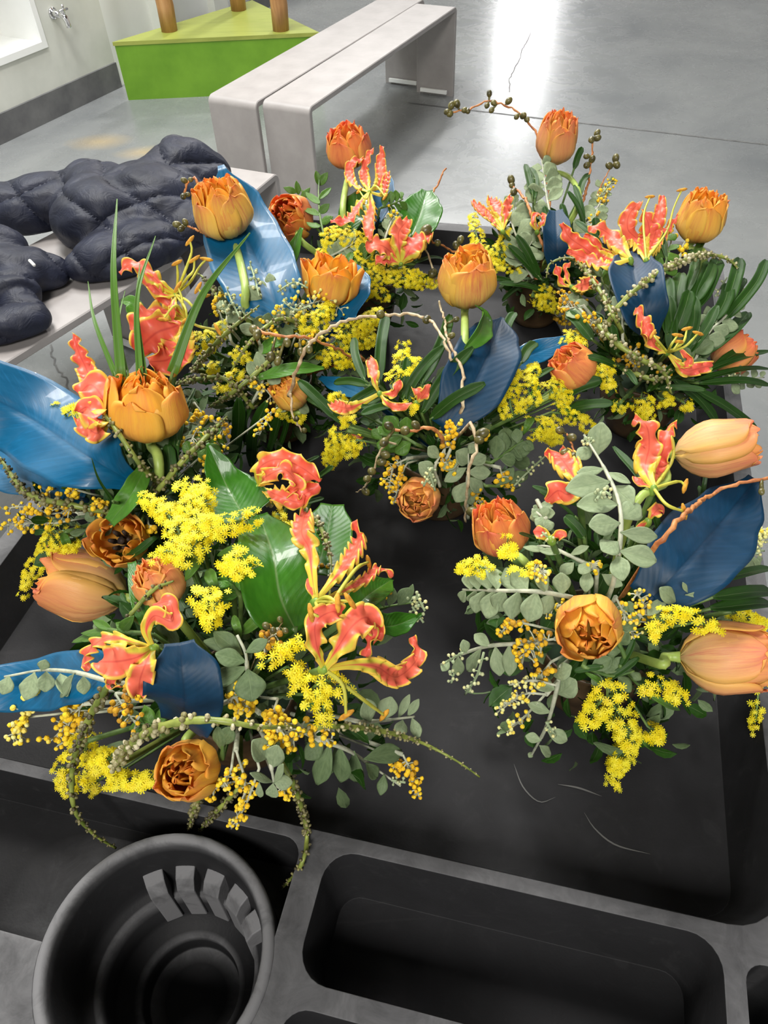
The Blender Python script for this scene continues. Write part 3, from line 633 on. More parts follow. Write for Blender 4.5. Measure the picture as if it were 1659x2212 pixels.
# leaves -------------------------------------------------------------
def leafmesh(name, parent, pts, W, mat_, fold=0.25, wave=0.1, seed=0, tang=0.0, shape='oval', n=26, ns=13, nvec=None, lr=(1, 1), thick=0.0004):
    """blade along pts (base to tip), half width W (or list); tang rolls the blade about its midrib"""
    rn = random.Random(seed); S = spline(pts, n); b = MB(); rows = []; st = []; ph = rn.uniform(0, 6); L = sum((S[i + 1] - S[i]).length for i in range(n - 1))
    for i, p in enumerate(S):
        t = i / (n - 1); T = (S[min(i + 1, n - 1)] - S[max(i - 1, 0)]).normalized()
        V = nvec if nvec is not None else ((CAM - p).normalized() * 0.7 + UP * 0.5)
        V = (V - T * V.dot(T)); V = V.normalized() if V.length > 1e-5 else T.orthogonal().normalized(); V = Matrix.Rotation(tang, 3, T) @ V; sd = T.cross(V)
        if hasattr(W, '__len__'):
            f = t * (len(W) - 1); i0 = min(int(f), len(W) - 2); fr_ = f - i0; fr2 = fr_ * fr_ * (3 - 2 * fr_); w = W[i0] * (1 - fr2) + W[i0 + 1] * fr2
        elif shape == 'oval': w = W * max(0.03, math.sin(PI * min(1, (t + 0.02)) ** 0.85) ** 0.75)
        elif shape == 'strap': w = W * max(0.05, min(1, (t + .06) * 4) ** .7 * min(1, (1.02 - t) * 5) ** .5)
        elif shape == 'spike': w = W * max(0.03, min(1.0, 1.06 - t) ** .8)
        elif shape == 'obov': w = W * max(0.05, math.sin(PI * t ** 1.25) ** 0.8) if t < .98 else W * .12
        row = []; sr = []
        for j in range(ns):
            s = -1 + 2 * j / (ns - 1); m = lr[0] if s < 0 else lr[1]; a = abs(s)
            cup = w * fold * (a ** 1.6); wv = w * wave * math.sin(t * 19 * (0.6 + 0.4 * math.sin(ph)) + ph + (1.3 if s > 0 else 0)) * a ** 2
            row.append(p + sd * (s * w * m * (1 - 0.12 * fold * a)) + V * (cup + wv - 0.04 * w * math.exp(-(s / .08) ** 2))); sr.append((s, t, 0.0))
        rows.append(row); st.append(sr)
    b.grid(rows, st); return b.build(name, mat_, parent, thick=thick)
def bigleaf(k, pts, W, mat_, label, fold=.15, wave=.06, tang=0.0, name='painted_leaf', cat='leaf', group='blue painted leaves', lr=(1, 1), stalk=True, shape='oval'):
    P = [Q(k, p) for p in pts]; Wm = [w * depth(P[0]) / FPX for w in W] if hasattr(W, '__len__') else W * depth(P[0]) / FPX
    t = thing(name, ARR[k].base, label, cat, group)
    leafmesh('blade', t, P, Wm, mat_, fold, wave, int(pts[0][0]), tang, shape, 34, 19, None, lr)
    if stalk:
        b = MB(); S = spline([P[0] + (P[1] - P[0]) * 0.15, P[0], inner(k, P[0], .6), ARR[k].base], 14); b.tube(S, 0.0022, 8); b.build('stalk', mat_ if mat_ in (GREEN, LIME, STRAP) else NAVY, t)
    return t

# flame lilies -------------------------------------------------------
def flame(k, cen, petals, label, stamens=(), stem=()):
    """petals: (pts, width px, ruffle, roll)"""
    c = Q(k, cen); t = thing('flame_lily', ARR[k].base, label, 'flower', 'red and yellow flame lilies')
    for pi, pt in enumerate(petals):
        pts, wpx, ruf = pt[:3]; roll = pt[3] if len(pt) > 3 else 0.0
        rn = random.Random(pi * 31 + int(cen[0])); n = 84; S = spline([c] + [Q(k, p) for p in pts], n); w0 = wpx * 0.56 * depth(c) / FPX
        b = MB(); rows = []; st = []; ph = rn.uniform(0, 6.28); L = sum((S[i + 1] - S[i]).length for i in range(n - 1)); fq = L / 0.0118
        for i, p in enumerate(S):
            tt = i / (n - 1); T = (S[min(i + 1, n - 1)] - S[max(i - 1, 0)]).normalized(); V = (CAM - p).normalized() * .8 + UP * .3
            V = V - T * V.dot(T); V = V.normalized() if V.length > 1e-5 else T.orthogonal().normalized(); V = Matrix.Rotation(roll + 0.5 * math.sin(3 * tt + ph), 3, T) @ V; sd = T.cross(V)
            w = w0 * max(0.1, (0.28 + 0.72 * smooth(tt / .5)) * (1 - max(0, (tt - .72) / .30) ** 2 * .86))
            row = []; sr = []; ns = 13
            for j in range(ns):
                s = -1 + 2 * j / (ns - 1); a = abs(s); env = smooth((tt - .1) / .25)
                wv = 0.0036 * ruf * env * math.sin(2 * PI * fq * tt + ph + (2.2 if s > 0 else 0)) * a ** 2.2
                row.append(p + sd * (s * w * (1 + .10 * env * math.sin(2 * PI * fq * tt * 1.0 + ph + 1.4 + (2.2 if s > 0 else 0)) * a)) + V * (wv - w * .35 * a ** 2 * (1 - tt) + w * .15 * a * a * tt)); sr.append((s, tt, 0.0))
            rows.append(row); st.append(sr)
        b.grid(rows, st); b.build('petal', FLAME, t, thick=0.0004)
    for sm in stamens:
        S = spline([c] + [Q(k, p) for p in sm], 18); b = MB(); b.tube(S, [0.0011] * 14 + [0.0009] * 4, 6); o = b.build('stamen', STAMEN, t)
        e = S[-1]; d = (S[-1] - S[-3]).normalized(); sdv = d.cross(camvec((0, 0, 1))).normalized() * .7 + d * .5
        a = MB(); a.tube([e - sdv * .006, e - sdv * .003, e + sdv * .003, e + sdv * .006], [.0006, .0015, .0015, .0006], 7); a.build('anther', ANTHER, o)
    if stamens or True:
        b = MB(); dn = (ARR[k].base - c).normalized(); b.ball(c + dn * .002, .0028, dn, 1.7, 9, 7); b.build('ovary', OVARY, t)
    S = spline([c] + [Q(k, p) for p in stem] + [inner(k, c if not stem else Q(k, stem[-1]), .6), ARR[k].base], 20); b = MB(); b.tube(S, .0019, 8); b.build('stem', TWIG, t)
    return t
OVARY = m_noisy('green_ovary', (96, 136, 48), (140, 168, 66), 120, 0.4)

# goldenrod ----------------------------------------------------------
def golden(k, branches, label, fl=4.6, dens=1.0, leaves=(), group='yellow goldenrod sprays', stem=()):
    """branches: (pts, radius px); small starry florets crowd each branch"""
    t = thing('goldenrod_spray', ARR[k].base, label, 'flower', group); rn = random.Random(int(branches[0][0][0][0] * 3 + branches[0][0][0][1])); foot = None
    for (pts, rp) in branches:
        S = QS(k, pts, 16); r = 1.12 * rp * depth(S[0]) / FPX; L = sum((S[i + 1] - S[i]).length for i in range(15)); fr = frames(S)
        if foot is None: foot = S[0]
        b = MB(); cnt = int(dens * (1.3 * L * 2 * r + 3.3 * r * r) / (0.0046 ** 2) * 1.75) + 8; g = MB()
        g.tube([inner(k, S[0], .5), S[0]] + S[4::4], .0009, 5)
        for _ in range(cnt):
            f = rn.random() * 15; i = min(14, int(f)); p = S[i].lerp(S[i + 1], f - i); T, A, B = fr[i]
            an = rn.uniform(0, 2 * PI); taper = 1 - .45 * (f / 15); rr = r * taper * math.sqrt(rn.uniform(.12, 1)); d = A * math.cos(an) + B * math.sin(an)
            e = 0
            if f > 14: e = rn.uniform(0, r * .6)
            q = p + d * rr + T * e; nrm = (d * .9 + UP * .5 + (CAM - q).normalized() * .55 + T * .2 + Vector((rn.uniform(-.4, .4), rn.uniform(-.4, .4), rn.uniform(-.3, .3)))).normalized()
            if (CAM - q).dot(d) < -.25 * (CAM - q).length and rn.random() < .6: continue
            floret(b, q, nrm, fl * .001 * rn.uniform(.40, .60), rn)
            if rn.random() < .35: g.tube([p, q], .0004, 3, cap=False)
        b.build('flower_cluster', GOLD, t); g.build('stem', TWIG, t)
    for (bp, tp_, w) in leaves:
        P = [Q(k, bp), Q(k, ((bp[0] + tp_[0]) / 2, (bp[1] + tp_[1]) / 2, .008 + (bp[2] if len(bp) > 2 else 0))), Q(k, tp_)]
        leafmesh('leaf', t, P, pxm(k, w, bp), OLIVE, .3, .1, int(bp[0]), .2, 'oval', 12, 7)
    S = spline([foot] + [Q(k, p) for p in stem] + [inner(k, foot, .5), ARR[k].base], 14); b = MB(); b.tube(S, .0018, 7); b.build('main_stem', TWIG, t)
    return t
def floret(b, c, nrm, r, rn):
    q = nrm.to_track_quat('Z', 'Y'); n = 8; a0 = rn.uniform(0, 6.28); vs = [c + q @ Vector((0, 0, r * .42))]; col = rn.random(); fs = []; st = [(0, 0, col * .5)]
    for i in range(n):
        a = a0 + 2 * PI * i / n; h = PI / n * 1.05; up = rn.uniform(.0, .45)
        for (rr, aa, z) in ((.28, a - h, .18), (1.0, a - h * .38, up), (1.05, a + h * .38, up), (.28, a + h, .18)):
            vs.append(c + q @ Vector((rr * r * math.cos(aa), rr * r * math.sin(aa), z * r))); st.append((0, 0, .4 + .6 * col))
        k = 1 + i * 4; fs.append((k, k + 1, k + 2, k + 3)); fs.append((0, k, k + 3))
    b.add(vs, fs, st)

# mimosa -------------------------------------------------------------
def mimosa(k, branches, label, ball=10, tone=.5, group='mimosa sprigs', dens=1.6, stem=()):
    """branches: (pts, spread px, number of balls)"""
    t = thing('mimosa_sprig', ARR[k].base, label, 'flower', group); rn = random.Random(int(branches[0][0][0][0] * 5 + branches[0][0][0][1])); g = MB(); foot = Q(k, branches[0][0][0])
    for (pts, sp, nb) in branches:
        S = QS(k, pts, 14); dpt = depth(S[0]); sp_ = sp * dpt / FPX; fr = frames(S); g.tube(S, [.0008] * 8 + [.0006] * 6, 6); b = MB(); r0 = ball * .56 * dpt / FPX
        g.tube([inner(k, S[0], .45), S[0]], .0008, 6)
        for i in range(int(nb * dens)):
            f = 2 + (i + rn.random()) / max(1, nb * dens) * 11; f = min(f, 12.99); j = int(f); p = S[j].lerp(S[j + 1], f - j); T, A, B = fr[j]
            an = rn.uniform(0, 6.28); q = p + (A * math.cos(an) + B * math.sin(an)) * sp_ * rn.uniform(.25, 1) + T * rn.uniform(-.2, .6) * sp_ + camvec((0, 0, 1)) * sp_ * .2
            tip = f / 13; cl = max(0, min(1, tone + rn.uniform(-.22, .22) + .3 * (tip - .5))); b.ball(q, r0 * rn.uniform(.75, 1.1) * (1.08 - .35 * tip), (rn.uniform(-1, 1), rn.uniform(-1, 1), 1), 1, 10, 7, 0, cl, .09, rn)
            g.tube([p, p.lerp(q, .6) + UP * .001, q], .0005, 4, cap=False)
        b.build('blossom_cluster', MIM, t)
    S = spline([foot, inner(k, foot, .5), ARR[k].base], 8); g.tube(S, .0015, 6); g.build('stem', WHITETWIG, t); return t

# leafy sprigs ---------------------------------------------------------
def sprig(k, stem, leaves, label, mat_=SILVER, ln=42, wd=17, n=10, seed=1, name='silver_leaf_sprig', cat='foliage', group='silver-leaved sprigs', shape='obov', buds=(), tw=None, start=.1, droop=0.0, ang=.95, bud=5):
    """n leaves along stem, alternating; or explicit leaves (x0, y0, x1, y1, half width px[, off])"""
    t = thing(name, ARR[k].base, label, cat, group); rn = random.Random(seed); S = QS(k, stem, 30); d0 = depth(S[15]) / FPX
    b = MB(); b.tube([inner(k, S[0], .5)] + S, [.0014] * 10 + [.0012] * 11 + [.0008] * 10, 7); b.build('stem', tw or (WHITETWIG if mat_ in (SILVER,) else TWIG), t)
    for i in range(n):
        f = start + (1 - start) * (i + .5) / n; p = S[min(29, int(f * 29))]; T = (S[min(29, int(f * 29) + 1)] - S[max(0, int(f * 29) - 1)]).normalized()
        V = (CAM - p).normalized(); sd = T.cross(V).normalized(); sg = 1 if i % 2 else -1; a = ang * rn.uniform(.75, 1.25); sz = rn.uniform(.8, 1.15) * (1.0 - .45 * max(0, f - .7) / .3)
        d = (T * math.cos(a) + sd * sg * math.sin(a) + V * rn.uniform(-.35, .35) - UP * droop).normalized()
        L = ln * d0 * sz; q = p + d * L; mid = p + d * L * .5 + V * L * rn.uniform(-.08, .14)
        leafmesh('leaf', t, [p, mid, q], wd * d0 * sz, mat_, rn.uniform(-.3, .4), .08, seed * 50 + i, rn.uniform(-.6, .6), shape, 12, 7)
    for i, lf in enumerate(leaves):
        o = lf[5] if len(lf) > 5 else 0.004; P0 = Q(k, (lf[0], lf[1], max(0, o - .004))); P1 = Q(k, (lf[2], lf[3], o)); md = P0.lerp(P1, .5) + (CAM - P0).normalized() * (P1 - P0).length * rn.uniform(.02, .12)
        leafmesh('leaf', t, [P0, md, P1], pxm(k, lf[4], (lf[0], lf[1])), mat_, rn.uniform(-.25, .35), .07, seed * 90 + i, rn.uniform(-.35, .35), shape, 14, 9)
    for (pts, nb) in buds:
        Sb = QS(k, pts, 12); g = MB(); g.tube(Sb, .0009, 6); fr = frames(Sb)
        for i in range(nb):
            f = 1 + i / nb * 9.9; j = int(f); T, A, B = fr[j]; an = i * 2.4; rr = bud * 1.3 * d0; q = Sb[j] + (A * math.cos(an) + B * math.sin(an)) * rr; g.ball(q, bud * .5 * d0 * rn.uniform(.8, 1.15), (0, 0, 1), 1.1, 8, 6, 0, rn.random(), .05, rn); g.tube([Sb[j], q], .0005, 4, cap=False)
        g.build('bud_spray', SBUD, t)
    return t

# seed strings -----------------------------------------------------------
def string(k, pts, label, w=9, group='green seed strings', nb=None, tone=.5, tail=True):
    P = [Q(k, p) for p in pts]; d0 = depth(P[0]) / FPX; t = thing('seed_string', ARR[k].base, label, 'foliage', group); rn = random.Random(int(pts[0][0] * 11 + pts[0][1]))
    L = sum((P[i + 1] - P[i]).length for i in range(len(P) - 1)); n = max(20, int(L / .004)); S = spline(P, n); b = MB(); r = w * .5 * d0
    b.tube(([inner(k, S[0], .5)] if tail else []) + S, ([r] if tail else []) + [r * (1 - .6 * smooth((i / n - .5) * 2)) * (1 + .14 * math.sin(i * 1.9)) for i in range(n)], 9); b.build('cord', GSTR, t)
    g = MB(); fr = frames(S); m = int(L / .0044) if nb is None else nb
    for i in range(m):
        f = (i + rn.random() * .6) / m * (n - 1.01); j = int(f); T, A, B = fr[j]
        for q in range(rn.choice((2, 3, 3))):
            an = i * 2.2 + q * 1.1 + rn.uniform(-.3, .3); rad = r * (1 - .5 * smooth((f / n - .5) * 2)); d = (A * math.cos(an) + B * math.sin(an) + T * .35 * rn.uniform(-1, 1)).normalized()
            c = S[j] + d * rad * 1.35; g.ball(c, rad * rn.uniform(.6, .9), d, 1.25, 6, 5, 0, max(0, min(1, tone + rn.uniform(-.4, .2))), .1, rn)
            if rn.random() < .6: g.ball(c + d * rad * .55, rad * .34, d, 1.1, 5, 4, 0, min(1, tone + .45))
    g.build('seed_buds', SEED, t); return t

# berry twigs ------------------------------------------------------------
def berries(k, pts, bl, label, w=5, mat_=None, br=8, group='berry twigs', tail=True, jag=1.0):
    P = [Q(k, p) for p in pts]; d0 = depth(P[0]) / FPX; t = thing('berry_twig', ARR[k].base, label, 'foliage', group); rn = random.Random(int(pts[0][0] * 13 + pts[0][1]))
    L = sum((P[i + 1] - P[i]).length for i in range(len(P) - 1)); n = max(16, int(L / .004)); S = spline(P, n); r = w * .5 * d0
    S = [p + Vector((rn.uniform(-1, 1), rn.uniform(-1, 1), rn.uniform(-1, 1))) * r * .7 * jag for p in S]
    b = MB(); b.tube(([ARR[k].base, inner(k, S[0], .5)] if tail else []) + S, ([r, r] if tail else []) + [r * (1 - .35 * i / n) * (1 + .2 * math.sin(i * 2.3)) for i in range(n)], 8); b.build('twig', mat_ or OTWIG, t)
    for (x, y) in bl:
        near = min(S, key=lambda p: ((px_(p)[0] - x) ** 2 + (px_(p)[1] - y) ** 2)); c = PD(x, y, depth(near) - .002); d = (c - near); d = d.normalized() if d.length > 1e-5 else UP
        g = MB(); rb = br * d0 * rn.uniform(.85, 1.12); g.ball(c, rb, d, 1.28, 12, 9); g.tube([near, c - d * rb * 1.0], [r * .7, r * .9], 6); g.build('berry', BERRY, t)
    return t
def px_(p):
    d = Vector(p) - CAM; z = d.dot(FWD); return IMW / 2 + FPX * d.dot(CR) / z, IMH / 2 - FPX * d.dot(CU) / z

# strap-leaf fronds --------------------------------------------------------
def frond(k, leafs, label, mat_=STRAP, name='strap_leaf_frond', group='dark strap-leaved fronds', shape='strap', cat='foliage', off=.0, part='leaflet', foot=None):
    """leafs: (x tip, y tip, x base, y base, full width px[, tip off, roll])"""
    t = thing(name, ARR[k].base, label, cat, group); g = MB()
    for i, l in enumerate(leafs):
        to = l[5] if len(l) > 5 else .01; roll = l[6] if len(l) > 6 else 0.0; B = Q(k, (l[2], l[3], off)); T = Q(k, (l[0], l[1], off + to)); rn = random.Random(i + int(l[0]))
        mid = B.lerp(T, .5) + (UP * .6 + camvec((rn.uniform(-.5, .5), 0, .4))) * (T - B).length * .06
        leafmesh(part, t, [B, mid, T], pxm(k, l[4] * .5, (l[2], l[3])), mat_, .35, .03, i, roll + rn.uniform(-.3, .3), shape, 18, 7)
        g.tube([inner(k, B, .5), B, B.lerp(T, .06)], .0013, 5)
    g.tube([ARR[k].base, inner(k, Q(k, (leafs[0][2], leafs[0][3], off)), .5)], .002, 6); g.build('stalk', TWIG if mat_ is not BLADE else BLADE, t); return t

# tangled low greenery over each pot (nobody could count its leaves)
def filler(k, label, n=240, rad=.075, seed=1):
    a = ARR[k]; rn = random.Random(seed); b = MB(); c0 = a.C - Vector((0, 0, .035))
    for i in range(n):
        an = rn.uniform(0, 2 * PI); el = rn.uniform(-.45, 1.35); d = Vector((math.cos(an) * math.cos(el), math.sin(an) * math.cos(el), math.sin(el))); p = c0 + d * rad * rn.uniform(.5, 1.08)
        p.z = max(p.z, ZF + .02); u, v = uvof(p)
        if v < .03 or u < .03 or u > .59: continue
        s = rn.uniform(.010, .024); w = s * rn.uniform(.16, .34); T = (d * .7 + Vector((rn.uniform(-1, 1), rn.uniform(-1, 1), rn.uniform(-.6, 1)))).normalized(); V = (d + Vector((rn.uniform(-.6, .6), rn.uniform(-.6, .6), rn.uniform(-.6, .6)))).normalized(); sd = T.cross(V); sd = sd.normalized() if sd.length > 1e-4 else T.orthogonal(); V = sd.cross(T)
        rows = []; st = []
        for t, ww, lift in ((0, .08, 0), (.25, .8, .06), (.55, 1, .08), (.8, .7, .04), (1, .04, -.04)):
            q = p + T * s * t + V * s * lift; rows.append([q - sd * w * ww + V * w * .25, q, q + sd * w * ww + V * w * .25]); st.append([(-1, t, 0), (0, t, 0), (1, t, 0)])
        b.grid(rows, st, 0 if rn.random() < .62 else 1)
    o = b.build('low_greenery', [STRAP, SAGE]); return tag(o, label, 'foliage', kind='stuff')
# ================================================================== THE FLOWERS
for k, nf in (('A', 260), ('B', 280), ('C', 640), ('D', 480), ('E', 560), ('F', 420), ('G', 760), ('H', 540)):
    filler(k, 'tangle of low green and grey leaves filling ' + CANON[k], nf, {'A': .062, 'B': .064, 'G': .1, 'H': .085, 'F': .066, 'C': .085, 'E': .085}.get(k, .075), ord(k))

# ---- tulips
tulip('B', 752, 321, .0, 98, .86, (-.05, -.1, 1), 'semi', [(748, 400, 0), (742, 470, .0)], 'pink-orange tulip standing tallest at the far left, in front of the bench leg', tone=PETAL_R)
tulip('B', 627, 470, .02, 98, 1.0, ('c', -.25, -.1, 1), 'open', [(650, 520, 0)], 'ruffled orange tulip facing the camera, right of the tall blue leaf', tone=PETAL_R)
tulip('A', 1202, 303, .0, 88, 1.25, (.0, -.25, 1), 'semi', [(1232, 385, 0), (1250, 440, 0)], 'tallest orange tulip at the top, where the long berry twig arches left', tone=PETAL_P)
tulip('D', 1513, 473, .0, 106, 1.0, (.05, -.05, 1), 'semi', [(1522, 560, 0)], 'golden tulip with fringed petal tips standing at the far right edge')
tulip('C', 481, 456, .03, 130, .93, (-.12, -.1, 1), 'semi', [(512, 540, .03), (530, 620, .02), (532, 672, .0)], 'striped yellow-orange tulip on a bare stem in front of the tall blue leaf')
tulip('C', 715, 608, .02, 122, .9, ('c', .15, .75, .5), 'wide', [(700, 670, 0)], 'wide-open ragged golden tulip in front of the round light blue leaf')
tulip('C', 628, 850, .0, 78, 1.0, ('c', -.5, .5, .6), 'semi', [(640, 890, 0)], 'small yellow tulip half hidden in green leaves left of the middle arrangement')
tulip('F', 1008, 607, .03, 128, .98, (.0, -.05, 1), 'closed', [(1004, 700, .02), (1000, 780, .0)], 'pale peach tulip with a curled green leaf below it, standing mid-photo', leaf=([(1003, 755, .02), (1035, 720, .035), (1046, 680, .03), (1025, 658, .035)], .010, .9))
tulip('F', 903, 1078, .01, 94, 1.02, ('c', -.2, -.2, 1), 'open', [(930, 1040, -.02)], 'peach double tulip leaning over the rim of the middle pot', tone=PETAL_P)
tulip('F', 1240, 797, .0, 100, .9, ('c', -.6, .5, .4), 'closed', [(1220, 840, 0)], 'salmon tulip half hidden behind goldenrod between the middle and right pots', tone=PETAL_R)
tulip('E', 316, 880, .03, 172, .88, ('c', .08, .80, .62), 'open', [(341, 985, .01), (342, 1040, 0)], 'large golden-orange double tulip below the upright sword leaves')
tulip('E', 263, 1168, .01, 112, .95, ('c', .0, .15, 1), 'wide', [(280, 1210, 0)], 'small open orange tulip with a dark centre above the big peach tulip')
tulip('E', 183, 1266, .035, 156, 1.16, ('c', -.92, .30, .25), 'closed', [(290, 1322, .03), (330, 1352, .02)], 'big peach tulip lying on its side at the left, pointing left', tone=PETAL_P)
tulip('G', 407, 1664, .02, 134, 1.15, ('c', -.05, .25, 1), 'open', [(400, 1600, 0)], 'orange double tulip hanging lowest, just above the cup holder')
tulip('G', 345, 1265, -.02, 108, 1.0, ('c', -.3, .7, .5), 'semi', [(380, 1330, 0)], 'pale peach tulip mostly hidden behind the goldenrod left of the front arrangement', tone=PETAL_P)
tulip('H', 1545, 969, .03, 128, 1.32, ('c', .93, .12, .3), 'closed', [(1440, 1040, .02), (1370, 1092, .01)], 'peach tulip on a bent thick stem lying to the right above the blue leaf', tone=PETAL_P)
tulip('H', 1272, 1355, .03, 142, 1.0, ('c', -.28, -.18, 1), 'open', [(1320, 1330, -.02)], 'yellow-orange double tulip facing the camera at the centre of the front right arrangement')
tulip('H', 1568, 1420, .03, 158, 1.2, ('c', .93, .05, .3), 'semi', [(1430, 1436, .0)], 'large rose-peach tulip lying at the right edge of the photo, over the tray', tone=PETAL_P)
tulip('H', 1082, 1146, .0, 122, 1.0, ('c', -.35, .75, .55), 'semi', [(1130, 1210, 0)], 'orange tulip behind bright goldenrod left of the tall silver-leaved sprig', tone=PETAL_R)
tulip('D', 1582, 765, -.02, 95, .95, ('c', .7, .4, .3), 'closed', [(1530, 800, 0)], 'dull salmon tulip among strap leaves at the right rim of the cart', tone=PETAL_R)

# ---- painted blue leaves
bigleaf('C', [(610, 700), (572, 600, .01), (525, 490, .01), (478, 357, .0)], [34, 84, 94, 90, 74, 8], BLUE, 'tall upright blue leaf behind the striped tulip, pointing at the navy coats', fold=.1, wave=.04, lr=(1.15, .9))
bigleaf('C', [(742, 695, .0), (732, 640, .0), (735, 560, .0)], [30, 72, 74, 52, 10], BLUE, 'round bright blue leaf behind the wide-open golden tulip', fold=.3, wave=.04)
bigleaf('B', [(815, 480, -.02), (830, 420, -.02), (834, 370, -.02)], [10, 26, 20, 6], BLUE, 'small upright blue leaf behind the far left flame lily', fold=.2)
bigleaf('E', [(290, 1045, .01), (190, 985, .03), (70, 905, .045), (-70, 830, .05)], [22, 88, 104, 100, 80], BLUE, 'broad glossy blue leaf running out of the photo at the left edge', fold=-.12, wave=.05, lr=(1, 1.1))
bigleaf('E', [(180, 1080, -.02), (90, 1050, -.01), (-30, 1000, .0)], [15, 36, 50, 50], BLUE, 'greyer blue leaf peeping out under the broad glossy one at left', fold=.1)
bigleaf('F', [(958, 925, .0), (1010, 850, .01), (1052, 770, .015), (1085, 686, .01)], [30, 72, 74, 56, 5], NAVY, 'dark blue leaf standing right of the peach tulip stem mid-photo', fold=.15, wave=.05, tang=.15)
bigleaf('F', [(1090, 800, -.02), (1150, 765, -.02), (1232, 735, -.02)], [24, 32, 32, 16], BLUE, 'blue leaf lying low behind the right-hand goldenrod of the middle arrangement', fold=.1)
bigleaf('F', [(790, 855, -.02), (740, 835, -.02), (690, 815, -.02)], [12, 22, 20, 6], BLUE, 'small blue leaf between goldenrod and strap leaves left of the middle arrangement', fold=.1)
bigleaf('A', [(1205, 585, .01), (1203, 520, .02), (1200, 455, .01)], [20, 30, 30, 16], NAVY, 'narrow dark blue leaf at the foot of the tallest orange tulip', fold=.3)
bigleaf('D', [(1412, 740, .0), (1392, 670, .025), (1372, 600, .03), (1362, 543, .02)], [12, 50, 58, 44, 4], NAVY, 'pointed deep blue leaf under the right-hand seed string', fold=.3, wave=.04)
bigleaf('H', [(1400, 1300, .0), (1480, 1215, .02), (1560, 1125, .03), (1632, 1035, .03)], [50, 92, 98, 74, 20], NAVY, 'wide navy blue leaf with a pale midrib at the right edge of the photo', fold=.12, wave=.05, lr=(1, 1.05))
bigleaf('G', [(395, 1565, .01), (398, 1510, .03), (394, 1450, .035), (388, 1388, .03)], [50, 74, 82, 76, 30], NAVY, 'very dark blue leaf above the lowest tulip, crossed by the seed string', fold=.15, wave=.05)
bigleaf('G', [(235, 1455, .0), (150, 1462, .015), (60, 1478, .02), (-60, 1490, .02)], [40, 64, 70, 62, 50], BLUE, 'light blue leaf running off the left edge of the photo behind silver leaves', fold=-.12, wave=.06)

# ---- broad green leaves
BG = 'broad green leaves'
bigleaf('G', [(530, 1120, .0), (490, 1050, .02), (448, 957, .02)], [74, 70, 58, 34, 4], GREEN, 'glossy green leaf with a curled pointed tip above the large goldenrod', fold=.25, name='broad_leaf', group=BG)
bigleaf('G', [(640, 1365, .0), (606, 1290, .01), (590, 1200, .015), (560, 1112, .01)], [50, 82, 84, 62, 20], GREEN, 'largest dark green leaf, right of the goldenrod in the front left arrangement', fold=.18, name='broad_leaf', group=BG, tang=.2)
bigleaf('G', [(680, 1240, -.02), (702, 1170, -.02), (718, 1090, -.02)], [48, 64, 60, 30], GREEN, 'rounded green leaf lying behind the upright flame lily petals', fold=.12, name='broad_leaf', group=BG)
bigleaf('G', [(745, 1340, .0), (790, 1290, .01), (846, 1252, .01)], [20, 36, 34, 6], GREEN, 'small shiny green leaf under the thin pink petal tip at right', fold=.3, name='broad_leaf', group=BG)
bigleaf('G', [(795, 1350, -.005), (850, 1352, .0), (914, 1326, .0)], [20, 34, 30, 4], GREEN, 'pointed green leaf reaching right above the curled lily petal', fold=.3, name='broad_leaf', group=BG)
bigleaf('B', [(885, 515, .0), (905, 470, .0), (922, 412, .0)], [30, 48, 50, 36, 14], GREEN, 'shiny round green leaf at the far end of the cart, beside the tray rim', fold=.2, name='broad_leaf', group=BG)
bigleaf('B', [(745, 505, -.02), (770, 450, -.02), (820, 400, -.03)], [20, 34, 26, 6], GREEN, 'dark green leaf behind the spidery far left lily', fold=.2, name='broad_leaf', group=BG)
bigleaf('B', [(612, 620, .01), (628, 560, .02), (652, 492, .02)], [10, 15, 15, 4], LIME, 'narrow light green leaf standing right of the tall blue leaf', fold=.3, name='broad_leaf', group=BG)
bigleaf('E', [(315, 1010, .01), (282, 1070, .03), (238, 1128, .03)], [16, 24, 24, 14], LIME, 'short blunt green leaf under the tip of the broad blue leaf', fold=.2, name='broad_leaf', group=BG)
bigleaf('C', [(560, 815, .01), (630, 798, .015), (700, 795, .01)], [8, 15, 14, 4], LIME, 'horizontal light green leaf pointing right between the cream twig and mimosa', fold=.2, name='broad_leaf', group=BG)
bigleaf('C', [(560, 760, .0), (595, 740, .01), (622, 735, .01)], [8, 15, 13, 4], LIME, 'short light green leaf above the round silver leaves', fold=.2, name='broad_leaf', group=BG)
bigleaf('E', [(250, 1200, .01), (290, 1195, .03), (330, 1165, .03), (345, 1160, .02)], [4, 9, 9, 3], STRAP, 'thin dark green leaf crossing the open tulip with the dark centre', fold=.3, name='broad_leaf', group=BG)
bigleaf('E', [(300, 690, .0), (285, 655, .0), (262, 650, .0)], [12, 20, 16, 5], LIME, 'green leaf behind the red petals beside the sword leaves', fold=.2, name='broad_leaf', group=BG)
bigleaf('G', [(325, 1360, -.01), (300, 1300, -.01), (285, 1215, -.01)], [16, 18, 16, 10], GREEN, 'long green leaf running down behind the stem of the lying peach tulip', fold=.2, name='broad_leaf', group=BG)

